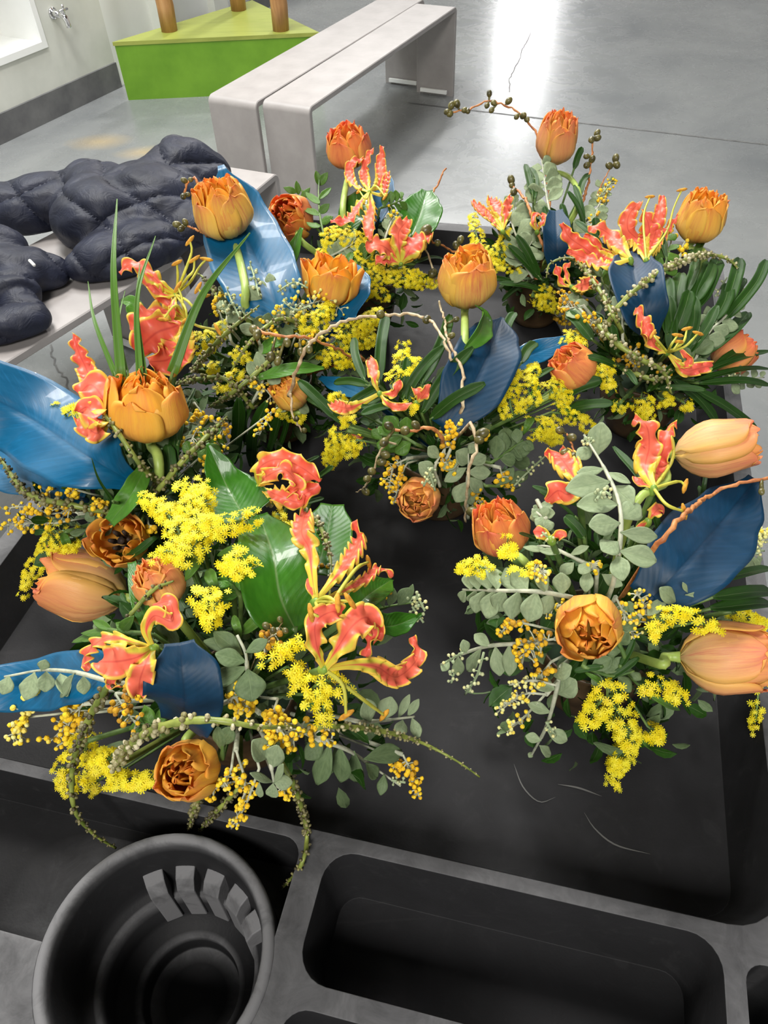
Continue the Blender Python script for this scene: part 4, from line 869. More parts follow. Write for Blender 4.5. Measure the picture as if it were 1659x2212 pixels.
# ---- flame lilies
flame('B', (798, 415, .03), [([(786, 375, .03), (792, 345, .03), (806, 320, .03)], 20, .8), ([(765, 398, .03), (754, 372, .04), (762, 350, .04), (786, 343, .03)], 19, .8), ([(822, 392, .03), (822, 355, .03), (826, 316, .03)], 22, 1), ([(776, 440, .03), (752, 474, .04), (714, 478, .05)], 22, .9), ([(800, 450, .03), (796, 482, .04), (799, 520, .04)], 26, 1), ([(826, 420, .03), (832, 395, .03), (838, 372, .03)], 16, .8)],
      'spidery orange flame lily below the tallest far left tulip', [[(812, 402, .05), (832, 425, .05)], [(790, 430, .05), (776, 412, .05)]])
flame('B', (866, 570, .03), [([(850, 550, .03), (822, 530, .04), (790, 535, .04)], 42, 1.1), ([(862, 530, .04), (862, 500, .04), (882, 474, .04)], 34, 1.2), ([(880, 548, .04), (893, 525, .04), (905, 506, .04)], 44, 1.1), ([(892, 552, .03), (912, 520, .03), (930, 503, .03)], 26, 1.1), ([(845, 562, .03), (828, 560, .03), (812, 572, .03)], 26, 1)],
      'coral red flame lily with broad wavy petals above the far goldenrod')
flame('A', (1085, 500, .03), [([(1070, 478, .03), (1046, 458, .03), (1020, 436, .03)], 17, 1), ([(1082, 468, .03), (1072, 445, .03), (1058, 428, .03)], 24, 1.1), ([(1092, 470, .03), (1096, 445, .03), (1102, 424, .03)], 18, 1), ([(1074, 490, .03), (1060, 470, .03), (1052, 452, .03)], 12, .8)],
      'small red flame lily left of the far right arrangement')
flame('A', (1160, 500, .02), [([(1150, 480, .03), (1160, 462, .03), (1172, 470, .03)], 12, .8), ([(1168, 485, .03), (1176, 470, .03), (1170, 460, .03)], 10, .8)], 'tiny pale pink curled petal beside the narrow dark blue leaf')
flame('D', (1396, 562, .03), [([(1378, 520, .03), (1356, 495, .03), (1360, 462, .03), (1384, 436, .03)], 36, 1.1), ([(1400, 520, .03), (1402, 490, .03), (1388, 452, .03)], 40, 1.1), ([(1412, 515, .03), (1424, 470, .03), (1432, 422, .02)], 26, 1.1), ([(1418, 530, .03), (1446, 490, .02), (1466, 464, .02)], 20, 1)],
      'upright red-orange flame lily left of the fringed golden tulip', [[(1440, 500, .03), (1455, 450, .02), (1473, 410, .02)], [(1390, 470, .04), (1404, 425, .03)]])
flame('D', (1362, 560, .035), [([(1322, 512, .04), (1290, 492, .04), (1272, 502, .04)], 34, 1), ([(1300, 560, .04), (1262, 535, .04), (1230, 512, .04), (1214, 482, .04)], 32, 1.1), ([(1310, 572, .045), (1270, 560, .045), (1225, 542, .045)], 28, .9), ([(1300, 548, .03), (1282, 520, .03), (1262, 508, .03)], 22, 1)],
      'flame lily with three long pink-orange petals pointing left over the pointed blue leaf')
flame('D', (1235, 620, .03), [([(1215, 612, .03), (1206, 590, .03), (1200, 572, .03)], 14, 1), ([(1260, 615, .03), (1278, 610, .03), (1292, 612, .03)], 26, 1), ([(1225, 600, .03), (1222, 580, .03), (1232, 566, .03)], 10, .8)], 'dull red flame lily low between the far right and right arrangements')
flame('D', (1442, 762, .04), [([(1412, 745, .04), (1395, 705, .05), (1376, 665, .05)], 26, 1.3), ([(1418, 752, .045), (1404, 725, .05), (1392, 690, .05)], 22, 1.3), ([(1478, 800, .04), (1508, 796, .04), (1540, 788, .04)], 24, 1.2), ([(1478, 790, .04), (1488, 775, .04), (1470, 758, .04)], 14, 1)],
      'flame lily with green stamens and small wavy petals among the seed strings at right', [[(1420, 735, .06), (1410, 722, .06)], [(1450, 745, .06), (1464, 724, .06)], [(1455, 755, .06), (1466, 738, .06)], [(1475, 740, .06), (1484, 710, .06)], [(1480, 748, .06), (1508, 720, .06)]])
flame('E', (405, 691, .035), [([(362, 676, .04), (322, 682, .05), (284, 716, .05)], 56, 1.3), ([(376, 706, .05), (336, 720, .055), (294, 760, .05)], 70, 1.4), ([(388, 740, .05), (366, 775, .05), (322, 782, .05)], 62, 1.4), ([(400, 725, .05), (396, 760, .05), (372, 796, .05)], 36, 1.2), ([(350, 640, .04), (335, 620, .04), (318, 616, .04)], 26, 1)],
      'big crimson flame lily with yellow wavy edges behind the sword leaves', [[(430, 705, .06), (470, 712, .06)], [(380, 660, .06), (352, 690, .06)], [(425, 670, .07), (436, 640, .07), (428, 622, .07)], [(395, 660, .07), (392, 640, .07), (384, 620, .07)]])
flame('E', (380, 636, .04), [([(345, 612, .05), (312, 580, .05), (282, 572, .05), (258, 590, .05)], 30, 1), ([(352, 636, .05), (325, 612, .05), (300, 582, .05)], 24, 1), ([(372, 668, .05), (370, 690, .05), (390, 700, .05)], 16, .5)],
      'orange and yellow lily with long green stamens, highest behind the sword leaves', [[(384, 600, .06), (382, 568, .07)], [(398, 590, .06), (414, 545, .06), (410, 520, .06)], [(405, 600, .07), (418, 585, .07), (420, 560, .07)], [(410, 610, .06), (432, 575, .06), (446, 560, .06)], [(405, 650, .08), (425, 668, .08), (440, 640, .08)], [(400, 665, .08), (404, 690, .08)]])
flame('E', (232, 905, .03), [([(204, 850, .04), (188, 800, .05), (172, 765, .05), (158, 722, .05)], 38, 1.3), ([(222, 860, .05), (196, 832, .055), (170, 852, .05)], 62, 1.3), ([(208, 905, .05), (190, 880, .05), (168, 890, .05)], 48, 1.3), ([(212, 935, .05), (190, 925, .05), (168, 905, .05)], 36, 1.2)],
      'coral flame lily reaching up left of the large golden-orange double tulip')
flame('G', (560, 1052, .03), [([(560, 1012, .05), (600, 992, .05), (648, 1008, .055), (692, 1040, .05)], 40, 1.4), ([(590, 1068, .04), (640, 1074, .045), (690, 1048, .045)], 40, 1.4), ([(575, 1030, .06), (615, 1015, .065), (640, 1045, .06), (625, 1062, .05)], 26, 1.4), ([(600, 1070, .05), (645, 1085, .05), (658, 1070, .05)], 30, 1)],
      'curled coral and yellow flame lily lying above the front left arrangement')
flame('G', (682, 1300, .04), [([(674, 1240, .045), (668, 1185, .05), (652, 1150, .05), (660, 1106, .05)], 44, 1.0), ([(712, 1262, .045), (752, 1212, .05), (776, 1165, .05), (764, 1126, .05)], 34, 1.2), ([(735, 1280, .04), (790, 1250, .045), (818, 1228, .045), (850, 1244, .04)], 22, .8), ([(670, 1270, .04), (664, 1250, .04)], 14, .3)],
      'flame lily with two tall upright pink petals right of the largest green leaf', [[(706, 1290, .06), (730, 1302, .07)], [(710, 1300, .06), (756, 1298, .07)], [(700, 1330, .05), (735, 1275, .06), (770, 1228, .06), (796, 1214, .06)], [(690, 1330, .06), (672, 1325, .06)]], [(672, 1345, .0)])
flame('G', (700, 1445, .045), [([(684, 1395, .055), (682, 1345, .06), (716, 1322, .065), (744, 1332, .06)], 40, 1), ([(728, 1402, .06), (762, 1352, .07), (792, 1334, .07), (806, 1356, .06)], 56, 1.2), ([(760, 1436, .05), (812, 1440, .055), (858, 1462, .055), (902, 1420, .05), (890, 1376, .045)], 44, 1.3), ([(775, 1340, .06), (800, 1370, .055), (788, 1418, .05)], 30, 1.1), ([(800, 1345, .055), (822, 1365, .05), (808, 1390, .045)], 20, 1)],
      'large yellow-striped flame lily whose petal curls up at the right, over the tray', [[(770, 1500, .05), (830, 1545, .05)], [(740, 1480, .05), (748, 1545, .05)]])
flame('G', (330, 1400, .04), [([(316, 1362, .05), (334, 1330, .055), (372, 1342, .05), (366, 1302, .05), (330, 1308, .05)], 34, .6), ([(290, 1388, .05), (245, 1378, .055), (205, 1392, .055), (184, 1425, .05), (190, 1450, .05)], 28, .8), ([(300, 1418, .055), (260, 1428, .06), (214, 1430, .06)], 62, 1.0), ([(312, 1440, .055), (302, 1470, .055), (300, 1500, .05)], 46, 1), ([(280, 1440, .05), (245, 1462, .055), (240, 1480, .05), (262, 1484, .045)], 18, .6)],
      'coral flame lily with yellow edges left of the very dark blue leaf')
flame('H', (1412, 1055, .03), [([(1394, 1010, .04), (1402, 965, .045), (1396, 920, .045), (1368, 906, .04)], 48, 1.2), ([(1424, 1005, .04), (1434, 965, .045), (1446, 925, .04), (1462, 920, .04)], 34, 1.2), ([(1380, 1040, .03), (1370, 1030, .03)], 14, .4)],
      'tall pink flame lily behind the lying tulip stem at right', [[(1450, 1000, .04), (1455, 960, .04), (1446, 930, .04)], [(1465, 1040, .04), (1480, 1050, .04)], [(1440, 1090, .04), (1478, 1105, .04)]])
flame('H', (1252, 1050, .03), [([(1232, 1018, .035), (1205, 985, .04), (1176, 984, .04)], 44, 1), ([(1240, 1025, .03), (1226, 985, .03), (1212, 968, .03)], 40, .9), ([(1228, 1068, .035), (1205, 1060, .04), (1178, 1082, .04)], 44, 1)],
      'flat coral flame lily left of the tall silver-leaved sprig')
flame('H', (1190, 1165, .02), [([(1170, 1150, .02), (1152, 1148, .02)], 24, .8), ([(1205, 1155, .02), (1222, 1160, .02)], 22, .8)], 'small coral petals peeping out beside the silvery leaves below the coral lily')
flame('H', (1400, 1125, .0), [([(1412, 1110, .01), (1425, 1098, .01), (1432, 1108, .01)], 24, .8), ([(1385, 1140, .0), (1392, 1155, .0)], 18, .6)], 'dark red petals deep between the tall sprig and the navy leaf')
flame('F', (820, 850, .02), [([(810, 825, .03), (806, 800, .03), (800, 772, .03)], 22, .7), ([(780, 872, .03), (748, 882, .03), (714, 872, .03)], 26, .8), ([(850, 850, .02), (858, 835, .02), (866, 822, .02)], 18, .8), ([(835, 870, .02), (860, 880, .02), (890, 872, .02)], 16, .6)],
      'thin salmon flame lily among dark strap leaves left of the middle arrangement')
flame('F', (900, 870, .0), [([(918, 850, .01), (926, 830, .01)], 20, .6), ([(905, 850, .01), (890, 838, .01)], 16, .8)], 'half-hidden orange lily petals deep in the strap leaves')
flame('C', (790, 940, .0), [([(775, 945, .0), (762, 930, .0)], 14, .6), ([(800, 930, .0), (815, 925, .0)], 14, .6)], 'yellowish lily bud low beside the goldenrod left of the middle pot')

# ---- goldenrod
golden('B', [([(700, 520), (750, 512), (800, 535)], 26), ([(760, 560), (800, 585), (850, 600)], 26), ([(840, 575), (885, 590), (935, 612)], 17), ([(870, 600), (905, 615)], 18)], 'goldenrod spray spilling right behind the coral red lily, far left', leaves=[((760, 545), (745, 580), 10), ((850, 560), (900, 570), 10)])
golden('B', [([(770, 640), (800, 625), (830, 640)], 20), ([(705, 560), (690, 545)], 16)], 'small goldenrod tuft lowest in the far left arrangement')
golden('A', [([(1040, 540), (1030, 510), (1022, 470)], 17), ([(1060, 555), (1085, 540), (1095, 500)], 22), ([(1050, 560), (1075, 575), (1120, 580)], 14)], 'goldenrod spray at the left side of the far right arrangement')
golden('A', [([(1150, 640), (1180, 650), (1200, 665)], 22), ([(1165, 630), (1190, 632)], 16)], 'dim goldenrod hanging over the rim of the far right pot')
golden('C', [([(430, 745), (455, 735), (485, 705)], 26), ([(500, 770), (520, 765), (545, 790)], 16)], 'goldenrod tuft beside the seed string left of the round silver leaves')
golden('C', [([(640, 700), (690, 690), (715, 650)], 28), ([(720, 740), (760, 715), (815, 680)], 28), ([(690, 760), (720, 775), (760, 780)], 26), ([(750, 720), (790, 740), (800, 720)], 20)], 'large goldenrod spray under the arching cream twig')
golden('C', [([(640, 895), (650, 905)], 20), ([(600, 880), (625, 900)], 16)], 'small goldenrod tuft beside the dark upright strap leaves')
golden('D', [([(1225, 740), (1245, 730), (1262, 745)], 22), ([(1300, 785), (1310, 810), (1318, 840)], 24)], 'goldenrod pair at the left side of the right rim arrangement')
golden('D', [([(1340, 870), (1335, 890)], 16), ([(1385, 860), (1392, 880), (1398, 895)], 26), ([(1425, 860), (1450, 865)], 18), ([(1478, 870), (1488, 885)], 14)], 'dim goldenrod hanging below the strap leaves of the right rim arrangement')
golden('E', [([(120, 880), (95, 855), (85, 840)], 9), ([(140, 895), (165, 880), (178, 905)], 12)], 'sparse goldenrod sticking up behind the broad blue leaf at left')
golden('E', [([(140, 1150), (120, 1175), (95, 1200)], 34), ([(95, 1200), (70, 1235), (50, 1280)], 20), ([(150, 1170), (155, 1185)], 22)], 'bright goldenrod spray hanging at the left, above the tray rim', leaves=[((135, 1150), (150, 1185), 10)])
golden('G', [([(400, 1180, .02), (370, 1120, .03), (320, 1080, .03)], 32), ([(400, 1080, .02), (430, 1060, .03), (440, 1090, .03)], 36), ([(430, 1150, .02), (490, 1130, .03), (545, 1120, .03)], 34), ([(400, 1200, .02), (360, 1190, .03), (335, 1215, .03)], 30), ([(420, 1100, .01), (430, 1160, .02), (400, 1205, .02)], 42)], 'largest bright goldenrod head, above the lying peach tulip', leaves=[((450, 1230), (470, 1285), 14), ((470, 1200), (545, 1168), 9), ((430, 1200), (400, 1255), 16)])
golden('G', [([(500, 1215, .02), (520, 1215, .03), (548, 1232, .03)], 34), ([(490, 1215, .02), (520, 1240, .03)], 22)], 'rounded goldenrod head right below the largest one', leaves=[((560, 1260), (608, 1208), 12)])
golden('G', [([(440, 1300, .02), (460, 1305, .03), (488, 1300, .03)], 34), ([(450, 1320, .02), (460, 1350, .03)], 26)], 'goldenrod head directly above the cluster of grey-green leaves', leaves=[((520, 1370), (595, 1305), 14), ((505, 1330), (520, 1380), 10)])
golden('G', [([(560, 1440, .02), (620, 1400, .02), (640, 1390, .02)], 26), ([(620, 1440, .02), (650, 1460, .02), (640, 1490, .02)], 26), ([(660, 1500, .02), (700, 1470, .03), (735, 1490, .03)], 36), ([(690, 1500, .02), (700, 1530, .03), (700, 1550, .03)], 26)], 'goldenrod spray below the yellow-striped lily, front centre', leaves=[((690, 1500), (650, 1540), 9)])
golden('G', [([(190, 1600, .0), (160, 1630, .01), (135, 1660, .01)], 32), ([(140, 1670, .01), (150, 1720, .01)], 24), ([(200, 1650, .01), (240, 1640, .015), (250, 1690, .015)], 24), ([(240, 1680, .01), (290, 1690, .015), (330, 1680, .015)], 22), ([(190, 1700, .01), (210, 1690, .01)], 26)], 'bright goldenrod low at the front left, beside the hanging seed string')
golden('G', [([(600, 1110, -.03), (625, 1145, -.03)], 12), ([(630, 1180, -.03), (650, 1210, -.03)], 12)], 'narrow line of goldenrod behind the largest dark green leaf')
golden('F', [([(750, 930), (730, 960), (715, 990)], 32), ([(770, 950), (755, 985)], 22), ([(740, 915), (765, 905)], 14)], 'goldenrod tuft hanging left over the tray from the middle arrangement')
golden('F', [([(850, 830), (865, 790), (872, 745)], 22), ([(870, 820), (895, 785), (905, 790)], 22), ([(730, 870), (725, 860)], 22), ([(880, 870), (900, 890)], 16)], 'goldenrod rising between the strap leaves left of the peach tulip stem')
golden('F', [([(1110, 900), (1100, 860), (1110, 815)], 26), ([(1150, 880), (1140, 830), (1155, 795)], 24), ([(1180, 850), (1215, 820), (1245, 780)], 22), ([(1140, 930), (1175, 925), (1200, 950)], 28), ([(1190, 890), (1240, 900), (1275, 925)], 22), ([(1085, 850), (1080, 870)], 14), ([(1200, 870), (1235, 850)], 20)], 'wide goldenrod spray right of the dark blue leaf mid-photo', leaves=[((1150, 900), (1130, 940), 10), ((1140, 870), (1165, 830), 8), ((1200, 870), (1240, 900), 9)])
golden('H', [([(1100, 1200, .02), (1095, 1170, .03)], 24), ([(1060, 1240, .02), (1030, 1220, .025), (990, 1225, .025)], 20), ([(1080, 1240, .02), (1130, 1235, .02), (1150, 1225, .02)], 14), ([(1020, 1240, .02), (1045, 1205, .02)], 14)], 'bright goldenrod in front of the orange tulip, at the tip of silver leaves', group='yellow goldenrod sprays')
golden('H', [([(1420, 1360, .02), (1440, 1330, .03), (1500, 1330, .035)], 22), ([(1500, 1345, .03), (1530, 1350, .035), (1550, 1360, .035)], 18), ([(1420, 1350, .02), (1410, 1380, .02)], 14)], 'goldenrod lying across the top of the large rose-peach tulip')
golden('H', [([(1330, 1500, .01), (1300, 1510, .015), (1270, 1560, .015)], 34), ([(1330, 1530, .01), (1350, 1570, .015), (1360, 1610, .015)], 36), ([(1380, 1480, .01), (1430, 1480, .015), (1475, 1510, .015)], 26), ([(1400, 1570, .01), (1425, 1600, .01)], 22), ([(1350, 1620, .01), (1330, 1660, .01), (1325, 1690, .01)], 28)], 'large goldenrod spray hanging lowest over the empty tray, front right', leaves=[((1400, 1500), (1470, 1535), 9), ((1380, 1590), (1410, 1620), 9), ((1310, 1480), (1260, 1450), 8)])
golden('H', [([(1640, 1470, .0), (1635, 1530, .0), (1630, 1580, .0)], 16)], 'narrow goldenrod hanging at the right edge below the rose-peach tulip')
golden('H', [([(1580, 1320, .0), (1620, 1335, .0), (1655, 1350, .0)], 18)], 'goldenrod behind the rose-peach tulip at the right edge')

# ---- mimosa
mimosa('C', [([(600, 700), (620, 680), (650, 655)], 30, 22), ([(560, 690), (590, 730), (600, 760)], 26, 18), ([(640, 720), (670, 735), (700, 720)], 24, 14)], 'mimosa with yellow and cream balls below the tall blue leaf', 9, .62)
mimosa('C', [([(480, 690), (470, 650), (505, 620)], 20, 14), ([(520, 820), (560, 830), (590, 860)], 26, 20)], 'loose mimosa balls between seed strings and the bare tulip stem', 9, .55)
mimosa('B', [([(700, 520), (720, 505), (740, 515)], 18, 14), ([(690, 545), (700, 575)], 16, 10), ([(840, 480), (850, 455)], 14, 8)], 'mimosa around the ruffled orange tulip at the far left', 8, .5)
mimosa('A', [([(1290, 450), (1310, 410), (1325, 385)], 16, 18), ([(1270, 480), (1300, 470)], 16, 10)], 'yellow mimosa tip right of the tallest tulip stem', 7, .4)
mimosa('A', [([(1230, 640), (1250, 670), (1240, 700)], 26, 26), ([(1200, 680), (1225, 700)], 18, 12)], 'deep yellow mimosa between the far right pot and the right arrangement', 9, .3)
mimosa('D', [([(1370, 790), (1360, 770), (1390, 780)], 26, 22), ([(1440, 790), (1430, 810)], 18, 10), ([(1240, 700), (1270, 690), (1300, 705)], 22, 18)], 'ochre mimosa deep among the seed strings at right', 9, .25)
mimosa('D', [([(1470, 550), (1475, 530), (1480, 520)], 12, 8), ([(1390, 670), (1402, 665)], 14, 6), ([(1330, 690), (1325, 670)], 12, 6)], 'a few yellow mimosa balls around the pointed deep blue leaf', 10, .45)
mimosa('E', [([(170, 1110), (130, 1090), (80, 1075)], 34, 34), ([(120, 1130), (70, 1130), (15, 1135)], 24, 24), ([(110, 1110), (50, 1095), (5, 1100)], 14, 14)], 'wide mimosa spray under the broad glossy blue leaf at left', 11, .42)
mimosa('E', [([(230, 1110), (215, 1095), (210, 1085)], 22, 18), ([(170, 1060), (150, 1065)], 16, 10), ([(320, 1130), (328, 1150)], 14, 8)], 'bright mimosa tuft just left of the short blunt green leaf', 12, .5)
mimosa('E', [([(420, 870), (435, 900), (410, 960)], 26, 22), ([(440, 980), (450, 1010)], 18, 8)], 'mimosa balls right of the large golden-orange double tulip', 10, .5)
mimosa('G', [([(120, 1480, .01), (60, 1530, .02), (40, 1590, .02)], 26, 24), ([(150, 1490, .01), (80, 1490, .02), (35, 1530, .02)], 18, 10), ([(50, 1550, .02), (30, 1600, .02)], 16, 10)], 'pale mimosa cluster hanging at the left edge over the light blue leaf', 13, .7)
mimosa('G', [([(180, 1520, .01), (150, 1560, .02), (110, 1600, .02)], 32, 30), ([(200, 1540, .01), (160, 1590, .02), (125, 1610, .02)], 20, 12)], 'full yellow mimosa cluster left of the hanging seed string', 16, .45)
mimosa('G', [([(250, 1500, .0), (275, 1540, .01), (300, 1570, .01)], 26, 16), ([(270, 1480, .01), (300, 1500, .01)], 22, 14)], 'brownish mimosa below the coral lily with yellow edges', 13, .12)
mimosa('G', [([(560, 1540, .02), (600, 1570, .03), (640, 1600, .03)], 36, 34), ([(510, 1520, .01), (540, 1530, .02)], 26, 16), ([(600, 1510, .02), (585, 1560, .03), (585, 1610, .035)], 18, 20)], 'dense mimosa cluster right of the seed string, front centre', 14, .5)
mimosa('G', [([(510, 1620, .02), (530, 1700, .02), (510, 1780, .02)], 22, 26), ([(560, 1660, .02), (530, 1740, .02), (500, 1790, .015)], 16, 14), ([(600, 1700, .02), (640, 1715, .02)], 18, 14), ([(500, 1660, .02), (480, 1700, .015)], 20, 12)], 'long mimosa strand hanging right of the lowest tulip', 12, .5)
mimosa('G', [([(870, 1630, .01), (890, 1670, .01), (905, 1720, .01)], 20, 24), ([(860, 1640, .01), (855, 1660, .01)], 18, 12)], 'small mimosa strand hanging under the seed string that points right', 11, .35)
mimosa('G', [([(600, 1360, .01), (580, 1385, .015), (570, 1400, .02)], 26, 14), ([(650, 1330, .0), (655, 1250, -.02), (700, 1220, -.02)], 16, 14)], 'russet mimosa between the largest green leaf and the striped lily', 13, .1)
mimosa('G', [([(830, 1290, .0), (835, 1275, .0), (850, 1270, .0)], 14, 8)], 'tiny mimosa tuft above the pointed green leaf at right', 10, .45)
mimosa('F', [([(960, 980), (965, 950), (985, 920)], 26, 28), ([(940, 1000), (970, 1000), (990, 1010)], 20, 14), ([(1040, 950), (1050, 935)], 16, 8)], 'yellow mimosa at the foot of the dark blue leaf mid-photo', 11, .4)
mimosa('F', [([(880, 990), (850, 1010), (840, 1060)], 22, 22), ([(880, 1000), (870, 1020), (850, 1090)], 14, 14), ([(1040, 1040), (1030, 1070), (1040, 1090)], 14, 12)], 'small mimosa strand hanging left of the peach tulip on the pot rim', 10, .35)
mimosa('F', [([(1080, 1010), (1090, 1045), (1105, 1050)], 18, 14), ([(1020, 1090), (1030, 1110)], 12, 8)], 'mimosa tuft between the middle pot and the coral lily', 11, .35)
mimosa('H', [([(1200, 1380, .0), (1150, 1390, .0), (1130, 1420, .0)], 34, 34), ([(1150, 1350, .01), (1105, 1345, .01), (1080, 1370, .01)], 18, 16), ([(1190, 1430, .0), (1160, 1470, .0)], 18, 12)], 'golden mimosa left of the double tulip in the front right arrangement', 12, .3)
mimosa('H', [([(1180, 1500, .0), (1130, 1500, .0), (1080, 1535, .0)], 20, 20), ([(1160, 1520, .0), (1120, 1560, .0), (1085, 1580, .0)], 16, 14), ([(1200, 1480, .01), (1150, 1470, .01), (1100, 1480, .01)], 14, 12)], 'greenish budding mimosa reaching left over the tray, front right', 10, .85)
mimosa('H', [([(1150, 1230, .02), (1175, 1240, .03)], 20, 16), ([(1270, 1240, .0), (1285, 1215, .0)], 18, 10), ([(1370, 1360, .0), (1390, 1310, .0), (1375, 1280, .0)], 22, 22)], 'scattered mimosa around the silver leaves of the front right arrangement', 10, .55)
mimosa('H', [([(1640, 1130, .0), (1650, 1170, .0)], 14, 14), ([(1620, 1180, .0), (1645, 1150, .0)], 14, 12)], 'pale mimosa buds at the right edge behind the navy blue leaf', 9, .95)

# ---- silver-leaved sprigs
sprig('C', [(560, 740), (555, 690), (575, 640), (610, 600)], [], 'frosty silver-leaved sprig with cream buds at the foot of the tall blue leaf', SILVER, 42, 15, 14, 11, buds=[([(560, 640, .02), (550, 600, .02), (540, 570, .02)], 14), ([(600, 630, .02), (635, 610, .02), (665, 622, .02)], 14), ([(520, 690, .02), (500, 650, .02), (490, 625, .02)], 14), ([(610, 650, .02), (640, 670, .02), (670, 660, .02)], 12)], bud=7)
sprig('C', [(500, 740), (490, 690), (500, 640), (490, 600)], [], 'silver-leaved sprig just left of the bare tulip stem', SILVER, 36, 15, 8, 12, buds=[([(490, 680, .02), (480, 650, .02)], 10)], bud=6)
sprig('C', [(545, 870), (565, 830), (580, 785), (593, 745)], [(565, 825, 535, 780, 16), (570, 812, 555, 760, 14), (575, 800, 605, 828, 17), (585, 770, 560, 745, 13), (565, 830, 530, 820, 18), (580, 790, 612, 780, 12)], 'sprig of round blue-green leaves below the orange twig', SILVER, n=0, seed=13)
sprig('C', [(620, 850), (640, 870), (660, 880)], [(625, 860, 600, 890, 15), (640, 868, 668, 890, 14), (630, 855, 650, 835, 12)], 'three round grey-green leaves beside the cream twig', SILVER, n=0, seed=14)
sprig('C', [(430, 920), (455, 950), (440, 990)], [], 'grey-green leaves between the two left arrangements', SAGE, 38, 14, 8, 15)
sprig('C', [(540, 720), (600, 700), (640, 690)], [], 'dusty green leaves in the middle of the striped tulip arrangement', SAGE, 36, 14, 9, 16)
sprig('A', [(1150, 560), (1120, 520), (1105, 470), (1120, 430)], [], 'silver-leaved sprig left of the long berry twig at the top', SILVER, 44, 19, 11, 21)
sprig('A', [(1190, 470), (1180, 420), (1175, 380), (1170, 345)], [], 'dusty silver sprig rising directly behind the tallest tulip', SILVER, 42, 18, 10, 22)
sprig('A', [(1260, 520), (1285, 470), (1300, 420), (1320, 380)], [], 'silver-leaved sprig leaning right below the small berry clusters', SILVER, 34, 14, 12, 23, buds=[([(1290, 430, .01), (1320, 395, .01)], 10)], bud=5)
sprig('A', [(1150, 600), (1130, 560), (1150, 520)], [], 'grey foliage low in front of the far right pot', SILVER, 40, 18, 8, 24)
sprig('B', [(705, 530), (692, 470), (688, 420), (690, 385)], [(690, 400, 682, 368, 8), (690, 400, 708, 372, 9), (690, 430, 716, 405, 8), (690, 440, 660, 415, 9), (690, 460, 712, 440, 9), (690, 465, 655, 450, 9), (692, 480, 720, 468, 10), (692, 490, 662, 480, 9)], 'small-leaved green twig standing between two far left tulips', OLIVE, n=0, seed=25, name='green_leaf_sprig', group='small-leaved green sprigs', shape='oval')
sprig('B', [(640, 440), (655, 420), (640, 395)], [(640, 415, 612, 405, 7), (645, 425, 615, 430, 7), (650, 430, 670, 405, 7), (645, 420, 640, 390, 7)], 'short green twig above the ruffled orange tulip', OLIVE, n=0, seed=26, name='green_leaf_sprig', group='small-leaved green sprigs', shape='oval')
sprig('B', [(830, 520), (845, 480), (862, 460)], [], 'thin silver twig left of the shiny round green leaf', SILVER, 22, 6, 12, 27)
sprig('B', [(700, 560), (740, 540), (770, 520)], [], 'silver leaves under the spidery far left lily', SILVER, 34, 12, 10, 28)
sprig('B', [(820, 450), (850, 440), (870, 430)], [], 'dark green leaves behind the coral red lily', OLIVE, 30, 10, 7, 29, name='green_leaf_sprig', group='small-leaved green sprigs')
sprig('D', [(1345, 735), (1345, 690), (1345, 640)], [(1345, 690, 1325, 640, 15), (1345, 680, 1378, 650, 16), (1345, 700, 1385, 690, 13), (1345, 650, 1340, 622, 5), (1345, 655, 1352, 628, 5)], 'pale silver leaves crossing the pointed deep blue leaf', SILVER, n=0, seed=31, buds=[([(1350, 660, .02), (1370, 640, .02)], 6)], bud=6)
sprig('D', [(1310, 670), (1318, 620), (1330, 590)], [(1312, 660, 1330, 572, 18), (1315, 650, 1290, 640, 10)], 'single upright sage leaf left of the pointed deep blue leaf', SAGE, n=0, seed=32)
sprig('D', [(1500, 780), (1530, 720), (1570, 680), (1590, 640)], [], 'silver foliage between the strap leaves at the right rim', SILVER, 46, 19, 12, 33, buds=[([(1545, 640, .0), (1570, 600, .0)], 8)], bud=5)
sprig('D', [(1480, 800), (1500, 760), (1490, 720)], [], 'grey-green leaves behind the green-stamened lily', SAGE, 44, 19, 8, 34)
sprig('D', [(1560, 830), (1600, 820), (1650, 815)], [], 'faint silver twig at the right edge behind strap leaves', SILVER, 30, 11, 9, 35, buds=[([(1570, 820, .01), (1600, 790, .01)], 8)], bud=5)
sprig('D', [(1270, 700), (1255, 670), (1220, 650)], [], 'two silver leaves above the goldenrod pair', SILVER, 34, 14, 5, 36)
sprig('F', [(1012, 1120), (1008, 1060), (1012, 1000), (1010, 970)], [(1010, 1040, 985, 1085, 20), (1010, 1030, 1042, 1062, 16), (1010, 1020, 1060, 1020, 17), (1012, 1000, 985, 975, 22), (1012, 1000, 1050, 985, 18), (1010, 1050, 1020, 1090, 15), (1008, 1010, 960, 1040, 14), (1010, 980, 1030, 960, 12)], 'round grey-green leaves behind the cream twig at the middle pot', SILVER, n=0, seed=41)
sprig('F', [(950, 1050), (940, 1010), (960, 970)], [(945, 1030, 905, 1000, 18), (945, 1030, 920, 1055, 15), (950, 1010, 990, 1000, 12), (950, 990, 925, 965, 14)], 'silver leaves right above the peach tulip on the pot rim', SILVER, n=0, seed=42, buds=[([(935, 1010, .03), (915, 1050, .03)], 10), ([(925, 1010, .03), (940, 1060, .03)], 8)], bud=6)
sprig('F', [(965, 990), (990, 930), (1015, 875)], [(1010, 890, 1032, 868, 9), (1005, 900, 985, 930, 6), (1008, 895, 1018, 930, 6), (995, 920, 960, 940, 6), (1000, 905, 1025, 880, 7)], 'slender silver twig in front of the dark blue leaf', SILVER, n=0, seed=43)
